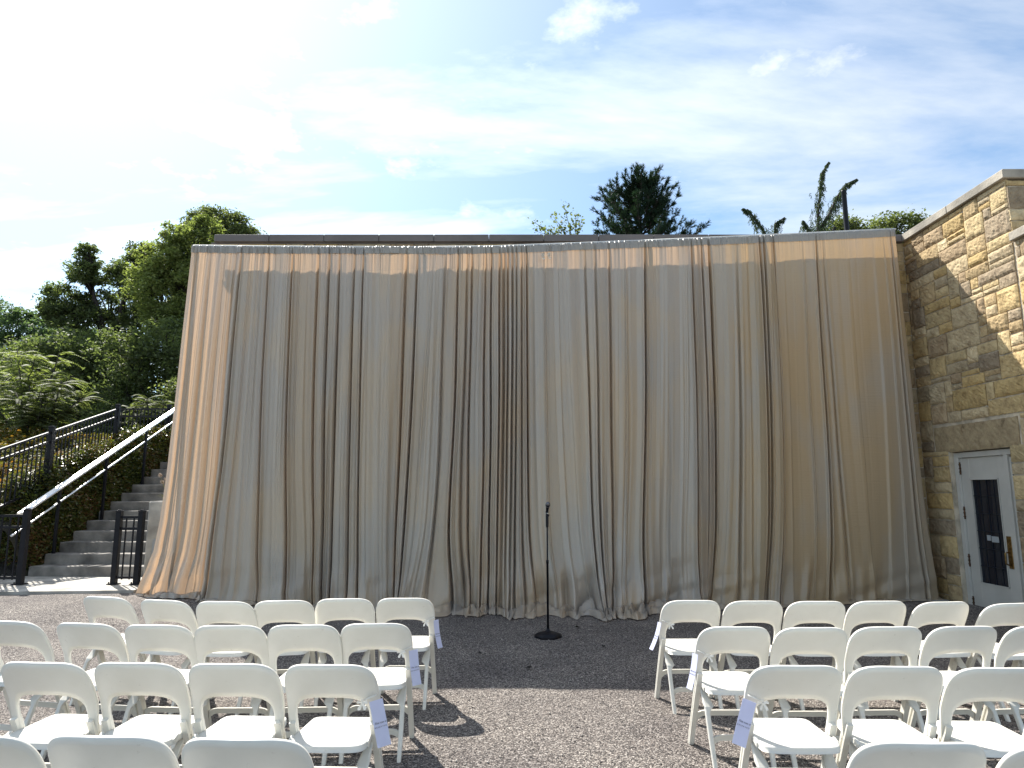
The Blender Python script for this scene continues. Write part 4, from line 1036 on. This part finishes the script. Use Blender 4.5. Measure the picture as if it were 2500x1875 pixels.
# a few fallen leaves and bits on the gravel
LV = [(.95, 7.35, 'dry brown leaf lying right of the microphone stand base'), (-.32, 7.05, 'dark curled leaf on shaded gravel by the left front chairs'), (.15, 6.5, 'small pale leaf on shaded gravel in the middle of the aisle'),
      (.55, 3.9, 'little dark leaf on sunlit gravel of the centre aisle'), (-4.3, 7.6, 'brown leaf on sunlit gravel left of the front chairs'), (.78, 8.35, 'brown leaf lying close to the curtain hem')]
rl_ = random.Random(4)
for x, y, lb in LV:
    t0 = rl_.uniform(0, 6); pts = []; mb = MB()
    L = rl_.uniform(.03, .05)
    ring = [(L * math.cos(a) * (1 - .15 * math.cos(3 * a)), L * .5 * math.sin(a)) for a in np.linspace(0, 2 * math.pi, 14)[:-1]]
    vs = [(px * math.cos(t0) - py * math.sin(t0), px * math.sin(t0) + py * math.cos(t0), .006 + .012 * abs(py / L) * 2 + .006 * math.sin(px * 90)) for px, py in ring]
    mb.add(vs + [(0, 0, .003)], [(i, (i + 1) % 13, 13) for i in range(13)])
    o = mb.build('fallen_leaf', M['bark'], None, True); o.location = (x, y, float(gh(x, y)) + .008); tag(o, lb, 'leaf')

# ------------------------------------------------------------------ trees and shrubs
def tree(name, label, base, trunk_r, blobs, nleaf, lsize, mkey, seed, fork=.5, cl_r=.45, ncl=26, cat='tree', group=None, sub='crown', limbs=True):
    rg = np.random.default_rng(seed); r = random.Random(seed)
    root = tag(empty(name, base), label, cat, group)
    B = Vector(base)
    bl = [(Vector(b[:3]) - B, b[3]) for b in blobs]
    cen = sum((b[0] for b in bl), Vector()) / len(bl)
    mb = MB()
    fk = Vector((cen.x * fork * .8, cen.y * fork * .8, cen.z * fork))
    mb.tube([Vector((0, 0, -.3)), Vector((0, 0, .1)), fk * .5 + Vector((r.uniform(-.1, .1), 0, 0)), fk], [trunk_r * 1.3, trunk_r, trunk_r * .85, trunk_r * .7], 8)
    tot = sum(b[1] ** 2 for b in bl); Ls = []
    for c, rad in bl:
        if limbs:
            m1 = fk.lerp(c, .5) + Vector((r.uniform(-.2, .2), r.uniform(-.2, .2), -.12 * rad))
            mb.tube([fk * .96, m1, c], [trunk_r * .5, trunk_r * .32, trunk_r * .16], 6)
        k = ncl; n = int(nleaf * rad ** 2 / tot)
        d = rg.normal(size=(k, 3)); d /= np.linalg.norm(d, axis=1)[:, None]; d *= (rad * rg.uniform(.35, 1.0, (k, 1)) ** .6)
        d[:, 2] *= .85
        cc_ = np.array(c) + d
        if limbs:
            for q in cc_[:max(5, k // 3)]:
                qv = Vector(q); mb.tube([c.lerp(fk, .25), c.lerp(qv, .55) + Vector((0, 0, -.06 * rad)), qv], [trunk_r * .16, trunk_r * .09, .008], 5)
        w = rg.uniform(.4, 1.6, k); w /= w.sum()
        idx = rg.choice(k, n, p=w)
        off = rg.normal(size=(n, 3)); off /= np.linalg.norm(off, axis=1)[:, None]
        off *= (cl_r * rad * (rg.uniform(.1, 1, (n, 1)) ** .7 + .55 * rg.exponential(.35, (n, 1)) * (rg.uniform(0, 1, (n, 1)) < .35))) * np.array([1.1, 1.1, .75])
        off *= rg.uniform(.6, 1.25, k)[idx][:, None]
        Ls.append(cc_[idx] + off)
    mb.build('trunk' if cat == 'tree' else 'stem', M['bark'], root, True)
    V, F = leaves(np.concatenate(Ls), lsize, rg, .3, .55)
    np_mesh(sub, V, F, M[mkey], root)
    return root
GB = 'trees on the bank left of the building'
tree('broadleaf_tree', 'tall dark leafy tree with spreading limb against the sky', (-15.6, 26, 3.0), .26,
     [(-17.7, 26, 9.0, .95), (-17.0, 26, 10.2, .8), (-17.2, 25.5, 8.2, .9), (-16.2, 26.4, 8.8, .9), (-15.3, 26, 10.3, .85), (-14.7, 26, 9.3, .9), (-15.0, 26, 11.0, .5), (-17.05, 26, 11.0, .45), (-14.2, 26, 8.2, 1.0), (-15.6, 26.3, 7.3, .9), (-14.0, 26.5, 10.6, .6), (-18.1, 26, 8.5, .6)],
     42000, .125, 'leaf_dark', 41, fork=.55, cl_r=.34, ncl=34, group=GB)
tree('broadleaf_tree', 'yellow green leafy tree right beside the curtain edge', (-12.3, 24, 3.0), .20,
     [(-12.9, 24, 9.9, 1.0), (-12.2, 24, 9.6, 1.1), (-12.9, 24, 8.6, 1.1), (-11.7, 24, 10.6, .85), (-12.0, 24, 7.6, 1.1), (-11.3, 24, 9.0, 1.0), (-13.5, 24, 9.2, .7), (-11.2, 23.8, 6.8, .95), (-12.5, 24, 10.9, .6), (-11.4, 24, 11.2, .55)],
     40000, .12, 'leaf_light', 42, cl_r=.36, ncl=34, group=GB)
tree('broadleaf_tree', 'round topped green tree rising above the left end of the coping', (-13.4, 30, 3.0), .28,
     [(-14.2, 30, 13.3, 1.25), (-13.2, 30, 13.5, 1.1), (-12.7, 30, 12.8, 1.1), (-14.6, 30, 12.2, 1.1), (-13.4, 30, 11.8, 1.3), (-14.1, 30.2, 14.1, .8), (-14.5, 30, 10.8, 1.1), (-12.8, 30, 11.2, 1.1)],
     42000, .13, 'leaf_mid', 43, fork=.6, cl_r=.36, ncl=34, group=GB)
tree('broadleaf_tree', 'dark green tree with grey haze at the left picture edge', (-27.5, 34, 2.6), .3,
     [(-27.2, 34, 10.0, 1.5), (-25.4, 34, 9.7, 1.4), (-28.6, 34, 9.4, 1.6), (-23.8, 34, 9.2, 1.3), (-28.2, 34, 7.4, 1.5), (-24.0, 34, 7.0, 1.4), (-26.4, 34, 8.0, 1.5), (-24.4, 34, 8.5, 1.1), (-25, 34, 7, 1.4), (-28.2, 34, 10.3, .8)], 46000, .15, 'leaf_far', 44, cl_r=.36, ncl=34, group=GB)
tree('broadleaf_tree', 'smaller rounded tree between the far left tree and the tall dark one', (-22.5, 33, 2.6), .25,
     [(-23.0, 33, 8.4, 1.4), (-21.6, 33, 8.7, 1.3), (-20.3, 33, 8.2, 1.4), (-18.8, 33, 8.2, 1.2), (-22.2, 33, 6.4, 1.5), (-19.2, 33, 7.0, 1.2), (-20.6, 33, 6.0, 1.4)], 42000, .15, 'leaf_far', 45, cl_r=.36, ncl=34, group=GB)
tree('understory_tree', 'dense dark tree filling the gap beside the curtain edge', (-11.6, 22, 2.8), .18,
     [(-12.6, 22, 5.9, 1.2), (-11.4, 22, 6.2, 1.1), (-10.5, 22, 5.6, 1.2), (-11.2, 22, 4.7, 1.2), (-12.8, 22, 4.6, 1.2), (-9.8, 22, 4.4, 1.1), (-12.2, 22, 3.8, 1.1), (-10.6, 22, 3.6, 1.1)], 30000, .12, 'leaf_dark', 46, cl_r=.42, ncl=34, group=GB)
tree('understory_tree', 'dark bushy tree beneath the tall dark tree', (-15.6, 24, 2.8), .2,
     [(-16.8, 24, 5.9, 1.3), (-15.3, 24, 6.4, 1.3), (-14.2, 24, 5.8, 1.3), (-15.2, 24, 4.8, 1.4), (-16.9, 24, 4.5, 1.3), (-13.6, 24, 4.3, 1.2), (-14.6, 23.5, 3.7, 1.1)], 30000, .13, 'leaf_dark', 47, cl_r=.42, ncl=34, group=GB)
tree('understory_tree', 'dark bushy tree low behind the sumac at far left', (-21, 27, 2.6), .22,
     [(-22.8, 27, 5.9, 1.4), (-21.2, 27, 6.3, 1.3), (-19.6, 27, 6.1, 1.3), (-18.4, 27, 5.9, 1.2), (-20.6, 27, 4.9, 1.5), (-18.6, 27, 4.6, 1.4), (-22.6, 27, 4.4, 1.4), (-19.6, 26.5, 3.6, 1.3)], 32000, .15, 'leaf_dark', 48, cl_r=.42, ncl=34, group=GB)

def frond_shrub(name, label, base, tips, mkey, seed, ll=.115, n_fr=44, flen=.62):
    """sumac-like shrub: stems with long feather-shaped leaves"""
    r = random.Random(seed); root = tag(empty(name, base), label, 'shrub', 'sumac shrubs behind the bank fence'); mb = MB(); V = []; F = []
    for tp in tips:
        T_ = Vector(tp) - Vector(base); a0 = Vector((r.uniform(-.2, .2), r.uniform(-.2, .2), 0))
        mid = T_ * .5 + Vector((r.uniform(-.15, .15), r.uniform(-.15, .15), .1)); mb.tube([a0, mid, T_], [.028, .02, .012], 6)
        for k in range(n_fr):
            f = r.uniform(.25, 1); o = a0.lerp(mid, f * 2) if f < .5 else mid.lerp(T_, f * 2 - 1)
            az = r.uniform(0, 2 * math.pi); L = flen * r.uniform(.7, 1.2); up = r.uniform(.1, .9)
            d = Vector((math.cos(az), math.sin(az), up)).normalized()
            P = [o + d * L * t - Vector((0, 0, .45 * L * t * t)) for t in np.linspace(0, 1, 15)]
            mb.tube([P[0], P[6], P[14]], [.005, .004, .002], 4)
            sd = d.cross(Vector((0, 0, 1))).normalized()
            for j in range(1, 15):
                dd = (P[j] - P[j - 1]).normalized()
                ln = ll * (1 - abs(j / 14 - .45) * .9)
                for sg in (-1, 1):
                    tip = P[j] + (sd * sg + dd * .35 + Vector((0, 0, -.28))).normalized() * ln
                    wv = dd * .019; m_ = P[j].lerp(tip, .45)
                    b = len(V); V += [P[j], m_ + wv, tip, m_ - wv]; F.append((b, b + 1, b + 2, b + 3))
    mb.build('stem', M['bark'], root, True); np_mesh('foliage', np.array([tuple(v) for v in V]), np.array(F), M[mkey], root)
frond_shrub('sumac_shrub', 'bright yellow green sumac with feathery leaves, tallest behind the fence', (-12.3, 17, 2.6), [(-12.7, 17, 5.2), (-12.2, 17, 5.0), (-11.6, 17, 5.1), (-12.9, 17.3, 4.6), (-13.3, 16.8, 4.3), (-11.2, 17, 4.5), (-12.0, 16.6, 4.2)], 'leaf_light', 61)
frond_shrub('sumac_shrub', 'green feathery sumac low in front of the brighter one', (-11.2, 16, 2.5), [(-11.3, 16, 4.0), (-10.8, 16, 4.2), (-11.8, 15.9, 3.9), (-10.3, 16.2, 3.9), (-11.0, 15.7, 3.5)], 'leaf_mid', 62)
frond_shrub('sumac_shrub', 'small green feathery sumac near the fence corner', (-9.6, 17.6, 2.5), [(-9.6, 17.6, 4.0), (-9.2, 17.8, 3.9), (-10.0, 17.6, 3.8), (-8.8, 18, 3.8)], 'leaf_mid', 63)
frond_shrub('sumac_shrub', 'leafy sumac at the left picture edge below the far trees', (-13.9, 16.5, 2.5), [(-14.0, 16.5, 4.0), (-13.4, 16.5, 3.9), (-14.5, 16.5, 3.7), (-13.7, 16.2, 3.4)], 'leaf_mid', 64)
tree('leafy_bush', 'tangled green bush behind the level part of the fence', (-9.3, 19.5, 2.4), .06,
     [(-9.8, 19.5, 3.6, .9), (-8.8, 19.5, 3.7, .9), (-8.0, 19.8, 3.7, .8), (-9.4, 19.3, 4.4, .7), (-8.4, 19.6, 4.4, .7)], 12000, .09, 'leaf_mid', 65, cat='shrub', sub='foliage', cl_r=.5)

# conifers and others showing over the rear coping
def pine(name, label, base, top, seed):
    rg = np.random.default_rng(seed); r = random.Random(seed); root = tag(empty(name, base), label, 'tree'); B = Vector(base)
    H_ = top[2] - base[2]; mb = MB(); mb.tube([(0, 0, -.3), (0, 0, H_ * .6), (top[0] - base[0], 0, H_)], [.2, .12, .02], 8)
    C = []; D = []
    def tuft(p, d, n=22, L=.13):
        for _ in range(n):
            v = Vector((r.gauss(0, .55), r.gauss(0, .55), r.gauss(0, .55))) + d * 1.1; C.append(p); D.append(v.normalized() * L * r.uniform(.7, 1.2))
    z = H_ * .62
    while z < H_ * 1.0:
        f = (H_ - z) / (H_ * .38); n = 6 if f > .08 else 3
        for k in range(n):
            az = r.uniform(0, 2 * math.pi); L = (.30 + 1.95 * f ** .8) * r.uniform(.65, 1.15)
            d = Vector((math.cos(az), math.sin(az), .35 + .9 * (1 - f)));
            P = [Vector((0, 0, z)) + Vector((d.x * L * t, d.y * L * t, d.z * L * t * (.45 + .55 * t))) for t in np.linspace(0, 1, 7)]
            mb.tube([P[0], P[3], P[6]], [.03, .02, .008], 5)
            for j in range(2, 7):
                for q in range(4):
                    dir2 = Vector((d.x + r.gauss(0, .6), d.y + r.gauss(0, .6), d.z + .5 + r.gauss(0, .3))).normalized()
                    l2 = r.uniform(.12, .40); e = P[j] + dir2 * l2
                    mb.tube([P[j], e], [.008, .004], 4)
                    for w in (.5, .8, 1.0): tuft(P[j].lerp(e, w), dir2, 13)
        z += H_ * .019
    C = np.array([tuple(c) for c in C]); D = np.array([tuple(c) for c in D])
    sd = np.cross(D, rg.normal(size=D.shape)); sd /= np.linalg.norm(sd, axis=1)[:, None]; sd *= .009
    V = np.stack([C - sd, C + sd, C + D + sd * .3, C + D - sd * .3], 1).reshape(-1, 3)
    mb.build('trunk', M['bark'], root, True); np_mesh('crown', V, np.arange(len(V)).reshape(-1, 4), M['needle'], root)
pine('pine_tree', 'dark green pine with upswept tips above the middle of the coping', (4.4, 22, 1.9), (4.4, 22, 11.65), 71)

def weeping(name, label, base, leaders, seed):
    r = random.Random(seed); root = tag(empty(name, base), label, 'tree'); B = Vector(base); mb = MB(); V = []
    mb.tube([Vector((0, 0, -.3)), Vector((0, 0, 5)), Vector(leaders[0][0]) - B], [.16, .12, .06], 8)
    for pts in leaders:
        P = [Vector(p) - B for p in pts]
        mb.tube(P, [.05 * (1 - i / len(P)) + .008 for i in range(len(P))], 6)
        seg = len(P) - 1
        for k in range(int(70 * seg)):
            f = r.uniform(0, 1) * seg; i = min(int(f), seg - 1); o = P[i].lerp(P[i + 1], f - i)
            thick = (1 - f / seg) * 1.0 + .05
            o = o + Vector((r.gauss(0, .13), r.gauss(0, .13), r.gauss(0, .05))) * thick
            L = r.uniform(.12, .62) * thick
            az = r.uniform(0, 6.28)
            tip = o + Vector((math.cos(az) * L * .35, math.sin(az) * L * .35, -L))
            for j in range(9):
                c = o.lerp(tip, j / 9); d = Vector((r.gauss(0, 1), r.gauss(0, 1), -1.2)).normalized() * .07; sd = d.cross(Vector((r.gauss(0, 1), r.gauss(0, 1), r.gauss(0, 1)))).normalized() * .011
                V += [c - sd, c + sd, c + d + sd * .4, c + d - sd * .4]
    mb.build('trunk', M['bark'], root, True); V = np.array([tuple(v) for v in V]); np_mesh('crown', V, np.arange(len(V)).reshape(-1, 4), M['weep'], root)
weeping('weeping_conifer', 'weeping conifer with two drooping leaders beside the black pipe', (9.5, 20, 1.9),
        [[(9.45, 20, 8.4), (9.5, 20, 9.4), (9.55, 20, 10.2), (9.68, 20, 10.9), (9.78, 20, 11.5), (10.0, 20, 11.85)],
         [(9.55, 20, 9.6), (9.9, 20, 10.1), (10.2, 20, 10.7), (10.5, 20, 11.1), (10.85, 20, 11.28)],
         [(9.4, 20, 9.0), (9.15, 20, 9.7), (9.05, 20, 9.9)], [(9.6, 20, 9.0), (10.05, 20, 9.7)]], 81)
weeping('weeping_conifer', 'drooping conifer branch tips low over the coping left of the larger one', (8.0, 20, 1.9),
        [[(8.0, 20, 8.8), (7.8, 20, 9.6), (7.4, 20, 10.2), (7.2, 20, 10.3)], [(8.1, 20, 8.8), (8.2, 20, 9.8), (8.5, 20, 10.0)]], 82)
tree('rounded_tree', 'low rounded green crown over the coping beside the tall wall', (13.4, 25, 1.9), .2,
     [(12.6, 25, 11.2, .85), (13.5, 25, 11.25, .8), (14.4, 25, 11.35, .85), (15.3, 25, 11.5, .85), (11.9, 25, 10.8, .7), (13.0, 25, 10.3, .9), (14.6, 25, 10.4, .9)], 20000, .12, 'leaf_mid', 91, fork=.7, cl_r=.45)
# sprig of a broadleaved tree
r = random.Random(14); rt = tag(empty('birch_tree', (1.9, 18, 1.9)), 'thin leafy twigs poking up left of the dark pine', 'tree'); mb = MB(); C = []
mb.tube([(0, 0, -.3), (0, 0, 4), (-.2, 0, 6.6)], [.1, .07, .03], 8)
for tp in ((-1.35, 0, 7.15), (-1.2, 0, 6.85), (-.75, 0, 7.3), (-.45, 0, 7.65), (-.3, 0, 7.0), (-.1, 0, 7.4), (.05, 0, 7.15), (-.85, 0, 6.9), (-.6, 0, 7.0)):
    a = Vector((-.15, 0, 6.3)); t = Vector(tp); m_ = a.lerp(t, .6) + Vector((0, .1, .12)); mb.tube([a, m_, t], [.014, .008, .004], 5)
    for k in range(46):
        f = r.uniform(.45, 1.05); c = (a.lerp(m_, f / .6) if f < .6 else m_.lerp(t, (f - .6) / .4)) + Vector((r.gauss(0, .07), r.gauss(0, .07), r.gauss(0, .07))); C.append(tuple(c))
mb.build('trunk', M['bark'], rt, True); V, F = leaves(np.array(C), .085, np.random.default_rng(3), .1, .8); np_mesh('crown', V, F, M['leaf_mid'], rt)
